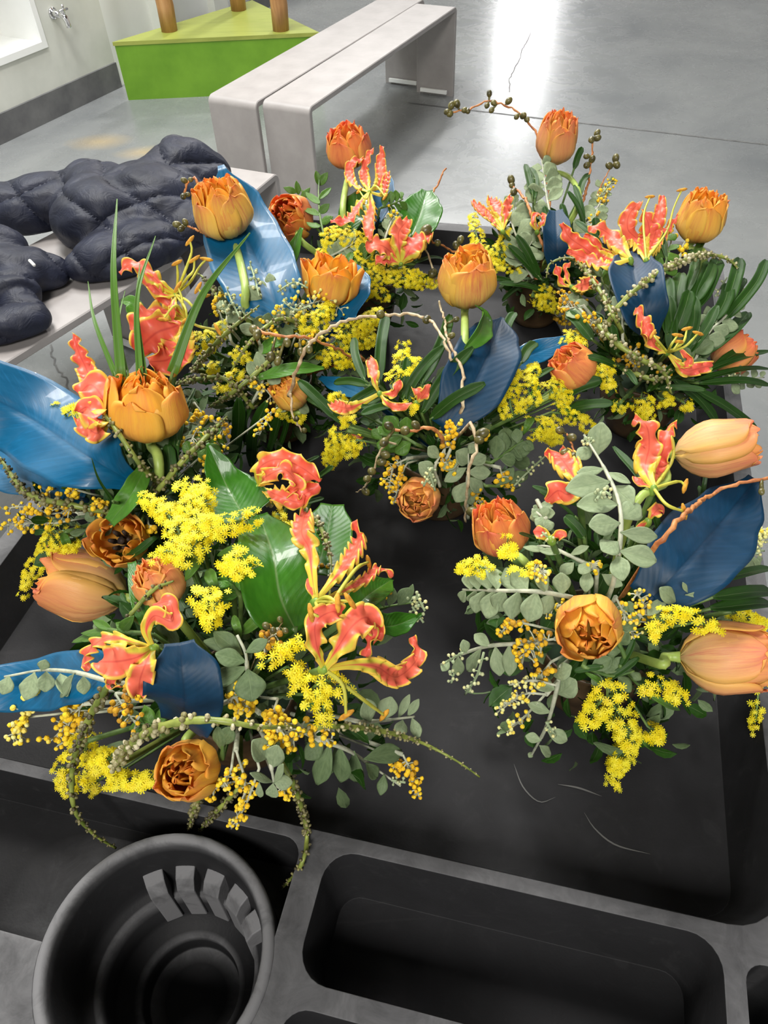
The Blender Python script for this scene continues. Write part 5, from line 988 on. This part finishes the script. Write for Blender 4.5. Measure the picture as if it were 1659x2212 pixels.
sprig('F', [(1060, 1000), (1090, 980), (1130, 950)], [], 'broad grey-green leaves below the wide goldenrod spray', SAGE, 52, 21, 8, 44)
sprig('F', [(1050, 1050), (1100, 1045), (1160, 1000)], [(1090, 1045, 1140, 1020, 18), (1070, 1050, 1110, 1010, 16)], 'grey leaves with a beaded bud stalk right of the middle pot', SAGE, n=0, seed=45, buds=[([(1110, 1050, .02), (1140, 1020, .02), (1178, 985, .02)], 16)], bud=6)
sprig('F', [(900, 960), (860, 940), (820, 950)], [], 'dark green rounded leaves low left in the middle arrangement', OLIVE, 46, 19, 8, 46, name='green_leaf_sprig', group='small-leaved green sprigs')
sprig('H', [(1325, 1260, .02), (1340, 1170, .04), (1338, 1090, .045), (1310, 1020, .045), (1262, 940, .04)], [(1290, 985, 1300, 912, 24, .05), (1280, 965, 1245, 990, 15, .05), (1305, 1012, 1246, 1022, 13, .05), (1318, 1040, 1222, 1058, 28, .05), (1325, 1050, 1368, 1090, 24, .04), (1335, 1090, 1246, 1092, 25, .05), (1340, 1130, 1272, 1135, 22, .055), (1342, 1120, 1382, 1090, 24, .04), (1340, 1150, 1420, 1160, 17, .05), (1335, 1170, 1300, 1190, 22, .05), (1338, 1190, 1418, 1212, 24, .045), (1335, 1200, 1345, 1255, 20, .05), (1312, 1020, 1362, 1044, 9, .05)], 'tallest silver-leaved sprig with broad leaves and buds, front right', SILVER, n=0, seed=51, buds=[([(1320, 1070, .06), (1302, 1062, .06), (1290, 1078, .06)], 10), ([(1275, 960, .05), (1262, 945, .05)], 8)], bud=9, tw=WHITETWIG)
sprig('H', [(1235, 1290, .01), (1160, 1278, .02), (1080, 1276, .02), (1000, 1274, .015)], [], 'silver-leaved sprig pointing straight left above the empty tray', SILVER, 58, 22, 17, 52, tw=WHITETWIG, ang=1.15, droop=.2, start=.0)
sprig('H', [(1140, 1390, .0), (1060, 1395, .0), (1000, 1412, .0), (952, 1436, .0)], [(1060, 1398, 1025, 1370, 14), (1040, 1400, 1010, 1450, 15), (1070, 1395, 1080, 1460, 18), (1100, 1392, 1100, 1460, 17), (1010, 1412, 1000, 1382, 12), (990, 1418, 990, 1460, 14), (970, 1425, 955, 1450, 10)], 'silver-leaved sprig with bud strings pointing left, lower front right', SILVER, n=0, seed=53, buds=[([(1045, 1410, .01), (1030, 1460, .01), (1005, 1500, .01)], 14), ([(985, 1440, .01), (975, 1475, .0)], 10), ([(1000, 1410, .01), (960, 1432, .01)], 8)], bud=8, tw=WHITETWIG)
sprig('H', [(1212, 1440, .0), (1200, 1500, .0), (1180, 1570, .0), (1148, 1632, .0)], [(1205, 1500, 1245, 1470, 24), (1200, 1490, 1145, 1465, 18), (1190, 1540, 1140, 1520, 13), (1180, 1575, 1225, 1600, 16), (1170, 1600, 1135, 1590, 12), (1165, 1610, 1190, 1632, 12), (1195, 1460, 1235, 1440, 20), (1150, 1625, 1142, 1636, 6)], 'silver-leaved sprig hanging lowest over the tray, left of the hanging goldenrod', SILVER, n=0, seed=54, buds=[([(1180, 1560, .01), (1200, 1590, .01)], 8)], bud=7, tw=WHITETWIG)
sprig('H', [(1290, 1230), (1230, 1200), (1180, 1180), (1140, 1185)], [(1230, 1200, 1272, 1180, 10), (1215, 1195, 1165, 1190, 9), (1190, 1190, 1130, 1182, 8), (1250, 1220, 1275, 1235, 17), (1240, 1215, 1210, 1240, 14), (1270, 1230, 1265, 1280, 15), (1300, 1240, 1345, 1265, 15)], 'frosted silver leaves below the coral lily, centre of front right', SILVER, n=0, seed=55, buds=[([(1195, 1170, .02), (1172, 1150, .02)], 8)], bud=6)
sprig('H', [(1380, 1330), (1430, 1300), (1490, 1280)], [(1460, 1300, 1425, 1270, 18, .02), (1480, 1285, 1534, 1285, 8, .03), (1485, 1280, 1475, 1258, 5, .03), (1440, 1290, 1400, 1330, 16, .01)], 'small white-backed silver leaves in front of the navy blue leaf', SILVER, n=0, seed=56)
sprig('H', [(1160, 1080), (1180, 1120), (1150, 1100)], [], 'little blue-grey leaves above the orange tulip', SILVER, 30, 13, 8, 57)
sprig('H', [(1350, 1420), (1330, 1360), (1370, 1320)], [], 'dark grey-green leaves right of the double tulip', SAGE, 46, 19, 9, 58)
sprig('H', [(1260, 1440), (1320, 1460), (1370, 1450)], [], 'grey-green leaves below the double tulip, above hanging goldenrod', SAGE, 46, 17, 8, 59)
sprig('H', [(1600, 1200, -.02), (1640, 1200, -.02)], [], 'pale twig with buds at the right edge below the navy leaf', SILVER, 36, 12, 6, 60, buds=[([(1590, 1180, -.01), (1650, 1190, -.01)], 16)], bud=8)
sprig('G', [(545, 1500), (535, 1450, .02), (530, 1410, .03), (512, 1372, .03)], [(535, 1440, 448, 1480, 22, .02), (532, 1430, 465, 1412, 20, .03), (535, 1445, 545, 1515, 32, .03), (530, 1410, 578, 1382, 13, .04), (525, 1415, 462, 1365, 20, .02), (530, 1460, 490, 1500, 22, .02), (520, 1400, 440, 1385, 15, .02)], 'cluster of large dull grey-green leaves right of the very dark blue leaf', SAGE, n=0, seed=61, tw=WHITETWIG)
sprig('G', [(235, 1472, .02), (160, 1452, .035), (90, 1448, .035), (10, 1462, .03)], [(90, 1450, 98, 1425, 12, .04), (75, 1452, 55, 1512, 22, .04), (100, 1450, 98, 1495, 18, .04), (130, 1455, 145, 1505, 15, .04), (160, 1455, 130, 1505, 14, .045), (20, 1460, 5, 1500, 17, .035), (180, 1460, 182, 1500, 14, .03)], 'pale silver-leaved sprig pointing left over the light blue leaf', SILVER, n=0, seed=62, tw=WHITETWIG)
sprig('G', [(575, 1600, .02), (585, 1650, .04), (592, 1690, .045)], [(590, 1690, 540, 1670, 9, .045), (590, 1690, 632, 1690, 14, .05), (592, 1692, 612, 1650, 9, .06), (590, 1692, 588, 1722, 14, .045), (575, 1640, 545, 1600, 24, .04), (585, 1660, 600, 1610, 20, .045), (560, 1690, 562, 1722, 9, .03)], 'bright silver leaf rosette right of the lowest tulip', SILVER, n=0, seed=63, tw=WHITETWIG)
sprig('G', [(690, 1600), (750, 1620), (810, 1660), (866, 1698)], [(715, 1605, 685, 1695, 22), (735, 1612, 735, 1690, 24), (765, 1622, 770, 1690, 22), (785, 1640, 868, 1622, 23), (790, 1648, 815, 1680, 16), (830, 1672, 822, 1718, 12), (700, 1600, 660, 1640, 20)], 'sprig of broad grey-green leaves reaching right, lowest of the front left arrangement', SAGE, n=0, seed=64, buds=[([(845, 1685, .01), (876, 1690, .01)], 6)], bud=7, tw=WHITETWIG)
sprig('G', [(780, 1560), (840, 1555), (895, 1548)], [(830, 1555, 845, 1505, 22), (860, 1552, 885, 1500, 10), (880, 1548, 905, 1510, 10), (890, 1550, 905, 1595, 13), (870, 1555, 862, 1590, 16), (800, 1560, 790, 1510, 20)], 'silver-leaved sprig ending right of the goldenrod, above the pointing seed string', SILVER, n=0, seed=65, tw=WHITETWIG)
sprig('G', [(780, 1330, -.01), (840, 1310, -.01), (900, 1300, -.01)], [(840, 1310, 850, 1270, 14), (860, 1308, 885, 1270, 16), (830, 1312, 815, 1270, 12), (880, 1300, 892, 1262, 8)], 'grey sprig with beaded buds at the right of the front left arrangement', SAGE, n=0, seed=66, buds=[([(880, 1300, .0), (900, 1290, .0), (918, 1320, .0)], 14), ([(890, 1310, .0), (915, 1345, .0)], 8)], bud=8)
sprig('G', [(350, 1590), (330, 1570), (300, 1560)], [], 'green leaves beside the brownish mimosa, left of the dark blue leaf', OLIVE, 46, 15, 7, 67, name='green_leaf_sprig', group='small-leaved green sprigs', shape='oval')
sprig('G', [(330, 1370, .0), (270, 1365, .0), (210, 1360, .0), (160, 1385, .0)], [(260, 1365, 290, 1330, 14), (250, 1362, 175, 1368, 12), (220, 1362, 155, 1388, 11), (240, 1360, 200, 1340, 10), (230, 1370, 175, 1385, 10), (280, 1365, 250, 1345, 12)], 'green leafy twig under the lying peach tulip', OLIVE, n=0, seed=68, name='green_leaf_sprig', group='small-leaved green sprigs', shape='oval')
sprig('G', [(480, 1640), (480, 1610), (470, 1590)], [(478, 1620, 470, 1570, 15), (480, 1610, 500, 1570, 18)], 'two round leaves right beside the lowest tulip', SAGE, n=0, seed=69)
sprig('G', [(520, 1290), (500, 1260), (480, 1240)], [], 'fresh green leaves under the goldenrod heads', LIME, 52, 14, 9, 70, name='green_leaf_sprig', group='small-leaved green sprigs', shape='oval')
sprig('E', [(330, 1060), (390, 900), (420, 840)], [], 'grey-green leaves right of the golden-orange double tulip', SAGE, 40, 15, 10, 71)
sprig('E', [(260, 1130), (200, 1130), (180, 1160)], [], 'grey-green leaves between mimosa and the open dark-centred tulip', SAGE, 38, 14, 7, 72)

# ---- green seed strings
string('E', [(345, 1050, .0), (300, 1000, .03), (255, 935, .04), (215, 885, .04), (195, 905, .04)], 'seed string arching from the sword leaves down beside the coral lily', 11, tone=.45)
string('E', [(250, 1110, .0), (150, 1090, .02), (60, 1065, .03), (0, 990, .03), (-30, 950, .03)], 'thick green seed string running off the left edge over the blue leaf', 13, tone=.3)
string('E', [(340, 1060, .01), (400, 990, .03), (450, 940, .03), (490, 900, .02)], 'bright green seed string rising right from the sword leaf pot', 12, tone=.35)
string('C', [(420, 800, .01), (450, 760, .03), (500, 710, .04), (560, 660, .03)], 'dark beaded seed string left of the tall blue leaf arrangement', 10, tone=.55)
string('C', [(545, 880, .0), (490, 820, .02), (420, 820, .03), (370, 830, .03)], 'green seed string running behind the golden-orange double tulip', 10, tone=.35)
string('C', [(470, 640, -.01), (440, 600, -.01), (425, 590, -.01)], 'short dark seed string tip beside the highest lily stamens', 9, tone=.2)
string('G', [(300, 1420, .02), (235, 1480, .05), (190, 1560, .06), (158, 1650, .055), (160, 1745, .04), (200, 1800, .02), (250, 1832, .0)], 'long seed string hanging over the front ridge to the cup holder rim', 15, tone=.25)
string('G', [(250, 1655, .04), (280, 1610, .055), (345, 1570, .06), (450, 1555, .06), (560, 1570, .055), (640, 1570, .03)], 'seed string lying across the very dark blue leaf above the lowest tulip', 15, tone=.75)
string('G', [(620, 1590, .02), (700, 1570, .02), (800, 1575, .015), (900, 1600, .01), (980, 1640, .005), (1036, 1678, .0)], 'pale tipped seed string pointing right over the empty tray', 12, tone=.5)
string('G', [(628, 1680, .03), (650, 1740, .035), (663, 1800, .03), (652, 1865, .015), (605, 1925, .0)], 'seed string curving down between the cup holder and the bin', 12, tone=.35)
string('G', [(455, 1680, .0), (425, 1735, .0), (408, 1792, .0)], 'short seed string right below the lowest tulip', 12, tone=.3)
string('G', [(520, 1700, -.01), (470, 1750, -.01), (430, 1795, -.01)], 'short dim seed string slanting toward the cup rim', 11, tone=.15)
string('G', [(520, 1130, .0), (560, 1092, .0), (620, 1088, .0), (680, 1120, .0), (712, 1200, .0), (712, 1290, .0)], 'seed string arching below the curled coral lily and down behind petals', 12, tone=.8)
string('G', [(280, 1330, .0), (330, 1275, .0), (375, 1255, .0)], 'short dark seed string across the hidden pale peach tulip', 10, tone=.2)
string('D', [(1300, 730, .01), (1330, 670, .03), (1380, 620, .04), (1450, 575, .04), (1530, 550, .03), (1590, 575, .02), (1605, 650, .0)], 'long seed string arching over the pointed blue leaf to the far right', 11, tone=.7)
string('D', [(1330, 690, .03), (1290, 620, .03), (1240, 560, .03), (1190, 568, .02), (1180, 600, .02)], 'seed string looping left below the long pink-orange petals', 10, tone=.65)
string('D', [(1290, 700, .04), (1330, 740, .045), (1380, 775, .045), (1430, 800, .04), (1450, 850, .03)], 'beaded seed string running down to the green-stamened lily', 12, tone=.65)
string('D', [(1350, 800, .01), (1420, 820, .02), (1455, 790, .02)], 'short seed string deep below the green-stamened lily', 11, tone=.5)

# ---- berry twigs
berries('A', [(1188, 440, .0), (1178, 360, .0), (1158, 290, .0), (1138, 262, .0), (1112, 238, .0), (1058, 218, .0), (1010, 238, .0), (962, 243, .0)], [(1057, 202), (1052, 228), (1062, 238), (1066, 222), (1099, 218), (1116, 252), (1138, 258), (1130, 250), (975, 228), (987, 224), (965, 242), (972, 246), (1010, 240), (1004, 238)], 'long orange berry twig arching left from behind the tallest tulip', 6, br=7)
berries('A', [(1262, 430, .0), (1275, 370, .0), (1282, 300, .0)], [(1290, 287), (1278, 302), (1290, 298), (1267, 338), (1279, 344), (1268, 357)], 'short upright berry twig right of the tallest tulip', 6, br=7)
berries('A', [(1290, 420, .0), (1312, 375, .0), (1328, 350, .0)], [(1330, 342), (1332, 356), (1316, 358)], 'thin twig with three berries leaning right at the top', 3, br=7)
berries('A', [(1175, 530, .01), (1150, 470, .02), (1135, 430, .02), (1105, 400, .02)], [(1104, 388), (1106, 400), (1110, 414)], 'orange berry twig with a cluster at its left tip, before silver leaves', 7, br=8)
berries('B', [(1175, 612, .0), (1080, 565, .0), (990, 545, .0), (930, 520, .0)], [(995, 518), (985, 530), (945, 525), (1120, 595)], 'orange berry twig stretched between the two far arrangements', 6, br=8, tail=False)
berries('B', [(920, 440, .0), (945, 400, .0), (958, 370, .0), (965, 362, .0)], [], 'bare orange twig tip above the shiny round green leaf', 5)
berries('B', [(940, 620, .01), (935, 580, .01), (920, 540, .01), (900, 520, .01)], [(912, 530), (920, 498), (935, 590)], 'pale twig with dark berries beside the coral red lily', 5, mat_=CTWIG, br=11)
berries('C', [(440, 440, .02), (428, 410, .03), (422, 385, .03), (402, 395, .03), (398, 418, .03)], [(398, 390), (412, 388), (396, 424), (405, 420)], 'orange berry twig curling left of the striped tulip', 7, br=6)
berries('C', [(450, 510, .02), (430, 498, .03), (405, 490, .03)], [(382, 485), (400, 480), (391, 494)], 'short berry twig pointing left under the striped tulip', 6, br=7)
berries('C', [(545, 705, .03), (590, 725, .035), (650, 728, .035), (710, 745, .03), (760, 770, .02)], [(548, 712), (556, 722), (620, 740), (650, 760), (668, 745), (600, 780), (585, 770)], 'thick orange berry twig crossing the striped tulip arrangement', 8, br=9)
berries('C', [(780, 770, .02), (810, 790, .02)], [(800, 778)], 'broken orange twig end right of the thick berry twig', 8, br=8)
berries('F', [(625, 855, .02), (640, 800, .04), (665, 745, .05), (730, 700, .055), (820, 680, .055), (905, 684, .055), (950, 715, .045), (975, 780, .03)], [(822, 679), (922, 690), (668, 755)], 'long cream twig arching from the left over to the peach tulip stem', 8, mat_=CTWIG, br=9, tail=False)
berries('F', [(628, 850, .04), (632, 890, .04), (648, 925, .03), (656, 932, .03)], [(657, 930), (640, 905)], 'drooping end of the cream twig beside the dark upright strap leaves', 6, mat_=CTWIG, br=6, tail=False)
berries('F', [(1000, 880, .02), (998, 800, .02), (970, 740, .02), (955, 670, .02), (948, 650, .02)], [(975, 725), (985, 690)], 'orange twig standing left of the dark blue leaf', 8, mat_=CTWIG, br=8)
berries('F', [(1018, 915, .05), (1030, 960, .055), (1014, 1020, .055), (1008, 1080, .05), (1006, 1128, .045)], [(1042, 936), (1020, 1105), (1035, 950)], 'knobbly cream twig hanging in front of the middle pot', 8, mat_=CTWIG, br=11)
berries('F', [(955, 945, .03), (930, 925, .04), (890, 932, .04), (850, 930, .04)], [(840, 920), (875, 930), (898, 918), (830, 955)], 'orange berry twig pointing left above the small mimosa strand', 9, br=10)
berries('F', [(835, 955, .03), (818, 980, .03), (805, 1020, .03), (790, 1050, .03), (770, 1064, .03)], [(832, 982), (824, 998), (803, 1018), (793, 1034), (790, 1062)], 'cream berry twig hanging lowest left of the middle pot', 5, mat_=CTWIG, br=9)
berries('H', [(1420, 1175, .03), (1470, 1120, .05), (1530, 1072, .06), (1590, 1045, .06), (1700, 1030, .06)], [(1645, 1062)], 'thick orange twig running along the navy leaf to the right edge', 12, br=8)
berries('H', [(1250, 1000, .02), (1235, 960, .03), (1225, 935, .03)], [(1210, 930), (1235, 945), (1222, 978), (1240, 985)], 'short twig with dark berries above the flat coral lily', 6, br=10)
berries('G', [(560, 1400, .02), (590, 1370, .03), (610, 1345, .03)], [(605, 1338), (575, 1352), (616, 1362), (590, 1362)], 'small twig with russet berries below the largest green leaf', 3, mat_=CTWIG, br=7)

# ---- sword leaves and strap leaves
frond('E', [(253, 430, 262, 815, 20, .0), (336, 510, 302, 820, 14, .0), (190, 608, 250, 812, 11, .0), (270, 628, 274, 812, 9, .0), (302, 570, 312, 812, 12, .01), (540, 503, 372, 805, 22, .02)], 'tall sword-like green blades standing in front of the bench and coats', BLADE, 'sword_leaf_tuft', 'sword leaf tufts', 'spike', off=.06, part='blade')
frond('E', [(198, 990, 245, 1085, 7, .03)], 'single thin dark blade across the broad glossy blue leaf', STRAP, 'sword_leaf_tuft', 'sword leaf tufts', 'spike', off=.05, part='blade')
frond('C', [(516, 858, 504, 1000, 27, .01, 0), (578, 866, 543, 1008, 25, .01, 0), (610, 858, 576, 995, 18, .01), (624, 872, 596, 990, 12, .01), (548, 870, 530, 960, 14, .0)], 'four dark upright strap leaves right of the golden-orange double tulip')
frond('E', [(362, 960, 372, 1060, 30, .0), (395, 900, 375, 1040, 24, .0), (420, 840, 385, 960, 20, .0)], 'grey-green strap leaves right behind the golden-orange tulip stem')
frond('F', [(765, 730, 788, 822, 20, .01), (835, 678, 818, 830, 26, .02), (880, 772, 866, 840, 20, .01), (973, 680, 910, 830, 26, .02), (958, 748, 870, 860, 24, .02), (1022, 750, 912, 892, 26, .03), (1048, 828, 930, 905, 26, .04), (905, 800, 880, 870, 18, .0)], 'fan of dark strap leaflets standing left of the dark blue leaf')
frond('F', [(722, 826, 795, 832, 20, .02), (752, 876, 818, 836, 22, .03), (782, 882, 842, 852, 22, .03), (780, 895, 862, 874, 22, .04), (645, 822, 735, 910, 24, .02), (660, 858, 745, 920, 14, .0)], 'dark leaflets spreading left from the middle arrangement')
frond('F', [(1112, 675, 1090, 722, 22, .0), (1158, 740, 1125, 785, 24, .0), (1325, 872, 1230, 882, 22, .02), (1300, 820, 1220, 850, 26, .01), (1195, 795, 1150, 820, 16, .01)], 'dark leaflets to the right of the dark blue leaf mid-photo')
frond('D', [(1490, 628, 1462, 712, 34, .02), (1532, 566, 1490, 660, 36, .02), (1552, 560, 1505, 665, 36, .01), (1598, 558, 1568, 665, 31, .0), (1572, 615, 1545, 690, 31, .01), (1610, 602, 1572, 665, 18, .0), (1655, 562, 1568, 690, 26, .0), (1616, 675, 1515, 770, 34, .02), (1550, 660, 1488, 762, 26, .03), (1628, 738, 1545, 790, 23, .02), (1472, 590, 1460, 700, 34, -.01), (1440, 600, 1442, 720, 34, -.01), (1518, 520, 1500, 600, 18, -.02)], 'large fan of dark green strap leaves at the right rim of the cart')
frond('D', [(1662, 758, 1490, 815, 16, .02), (1662, 797, 1500, 822, 16, .02), (1662, 832, 1510, 828, 17, .03), (1636, 928, 1500, 840, 21, .0), (1550, 912, 1455, 820, 23, .02), (1525, 843, 1420, 840, 16, .03), (1475, 780, 1400, 845, 18, .03), (1515, 800, 1440, 815, 16, .03)], 'long thin strap leaves drooping right over the cart edge')
frond('D', [(1225, 672, 1280, 735, 26, .02), (1302, 695, 1320, 760, 29, .02), (1318, 700, 1332, 765, 26, .02), (1268, 770, 1330, 790, 16, .02), (1376, 832, 1335, 790, 13, .03), (1300, 640, 1330, 700, 21, .0)], 'dark strap leaves left of the seed strings in the right rim arrangement')
frond('A', [(1258, 318, 1240, 365, 14, .0), (1145, 362, 1155, 430, 14, .0), (1272, 375, 1250, 430, 15, .0), (1135, 355, 1150, 420, 14, .0), (1226, 412, 1262, 485, 12, .02), (1240, 400, 1262, 490, 12, .02), (1212, 440, 1225, 490, 14, .01), (1285, 470, 1290, 510, 18, .01), (1175, 445, 1190, 500, 14, .01)], 'dark strap leaflets around the stem of the tallest tulip')
frond('A', [(1098, 530, 1170, 605, 18, .02), (1116, 508, 1165, 600, 18, .02), (1078, 612, 1180, 632, 14, .02), (1085, 650, 1130, 615, 14, .0), (1060, 600, 1120, 615, 12, .0)], 'dark strap leaflets spreading left over the far right pot')
frond('H', [(1325, 965, 1425, 1150, 22, .02), (1150, 1050, 1250, 1092, 14, .03), (1220, 1115, 1262, 1162, 26, .01), (1122, 1152, 1165, 1168, 9, .04), (1165, 1062, 1245, 1120, 8, .03)], 'narrow strap leaves crossing behind the tallest silver-leaved sprig')
frond('H', [(1665, 1228, 1545, 1255, 26, .01), (1665, 1278, 1540, 1290, 32, .01), (1665, 1305, 1535, 1315, 34, .01), (1510, 1050, 1500, 1110, 10, .0), (1525, 1020, 1515, 1080, 10, .0)], 'wide green strap leaves running off the right edge below the navy leaf')
frond('H', [(1370, 1380, 1340, 1440, 14, .0), (1380, 1420, 1290, 1480, 16, .0), (1240, 1450, 1300, 1440, 14, .0)], 'dark strap leaves below the double tulip, mostly in shadow')
frond('G', [(720, 1008, 690, 1030, 14, .01), (700, 1076, 660, 1088, 10, .0), (690, 985, 640, 1010, 8, .0)], 'small dark leaf tips right of the curled coral lily')
frond('B', [(975, 600, 900, 605, 10, .0), (960, 560, 890, 570, 10, .0), (760, 640, 740, 600, 12, .0)], 'dark leaflets over the tray under the far left goldenrod')

# ---- further stems of the crowded left side
string('C', [(650, 700, .0), (600, 690, .02), (540, 740, .03), (500, 800, .02)], 'seed string crossing just left of the round silver leaves', 9, tone=.5)
string('C', [(600, 760, .0), (560, 800, .01), (500, 850, .02), (450, 880, .01)], 'greenish seed string low behind the dark upright strap leaves', 10, tone=.4)
golden('C', [([(480, 850), (500, 820), (520, 800)], 18), ([(450, 800), (470, 790)], 16)], 'goldenrod tuft tangled in seed strings right of the golden-orange tulip')
mimosa('C', [([(660, 660), (700, 650), (740, 670)], 26, 20), ([(540, 660), (520, 640), (560, 620)], 22, 14)], 'pale budding mimosa in front of the round bright blue leaf', 8, .75)
mimosa('E', [([(450, 900), (480, 930), (470, 970)], 24, 18), ([(600, 880), (580, 900), (560, 940)], 20, 14)], 'mimosa balls among the dark upright strap leaves', 9, .4)
sprig('E', [(400, 1000), (440, 960), (480, 930)], [], 'green leaves between the golden-orange tulip stem and the strap leaves', OLIVE, 38, 14, 9, 81, name='green_leaf_sprig', group='small-leaved green sprigs')
sprig('B', [(760, 600), (790, 560), (830, 540)], [], 'green leaves inside the goldenrod of the far left arrangement', OLIVE, 36, 12, 10, 82, name='green_leaf_sprig', group='small-leaved green sprigs')
sprig('D', [(1330, 640), (1300, 600), (1340, 560)], [], 'green leaves behind the pink-orange petals pointing left', OLIVE, 40, 14, 9, 83, name='green_leaf_sprig', group='small-leaved green sprigs')
sprig('D', [(1420, 620), (1440, 560), (1440, 500)], [], 'mid-green leaves behind the upright red-orange lily', OLIVE, 36, 14, 9, 84, name='green_leaf_sprig', group='small-leaved green sprigs')
mimosa('D', [([(1260, 660), (1230, 665), (1215, 650)], 24, 22), ([(1450, 520), (1440, 500)], 14, 8)], 'ochre mimosa below the dull red lily between the two right-hand pots', 9, .2)
frond('D', [(1395, 470, 1440, 560, 12, -.02), (1245, 478, 1300, 530, 14, -.02), (1490, 540, 1480, 640, 24, .0), (1445, 640, 1450, 760, 28, .0), (1500, 640, 1480, 760, 26, .01)], 'dark strap leaves crowded under the fringed golden tulip')
mimosa('G', [([(480, 1520, .01), (520, 1500, .02), (560, 1490, .02)], 26, 18), ([(640, 1560, .02), (680, 1590, .02), (720, 1600, .02)], 22, 16)], 'yellow mimosa behind the seed string, below the large grey-green leaves', 13, .4)
mimosa('G', [([(440, 1720, .0), (470, 1700, .01), (500, 1690, .01)], 22, 16)], 'small mimosa balls against the right side of the lowest tulip', 11, .3)
mimosa('H', [([(1330, 1290, .0), (1350, 1330, .0), (1370, 1380, .0)], 24, 22), ([(1230, 1300, .0), (1180, 1320, .0)], 20, 12)], 'olive-yellow mimosa buds in the shade right of the double tulip', 9, .6)
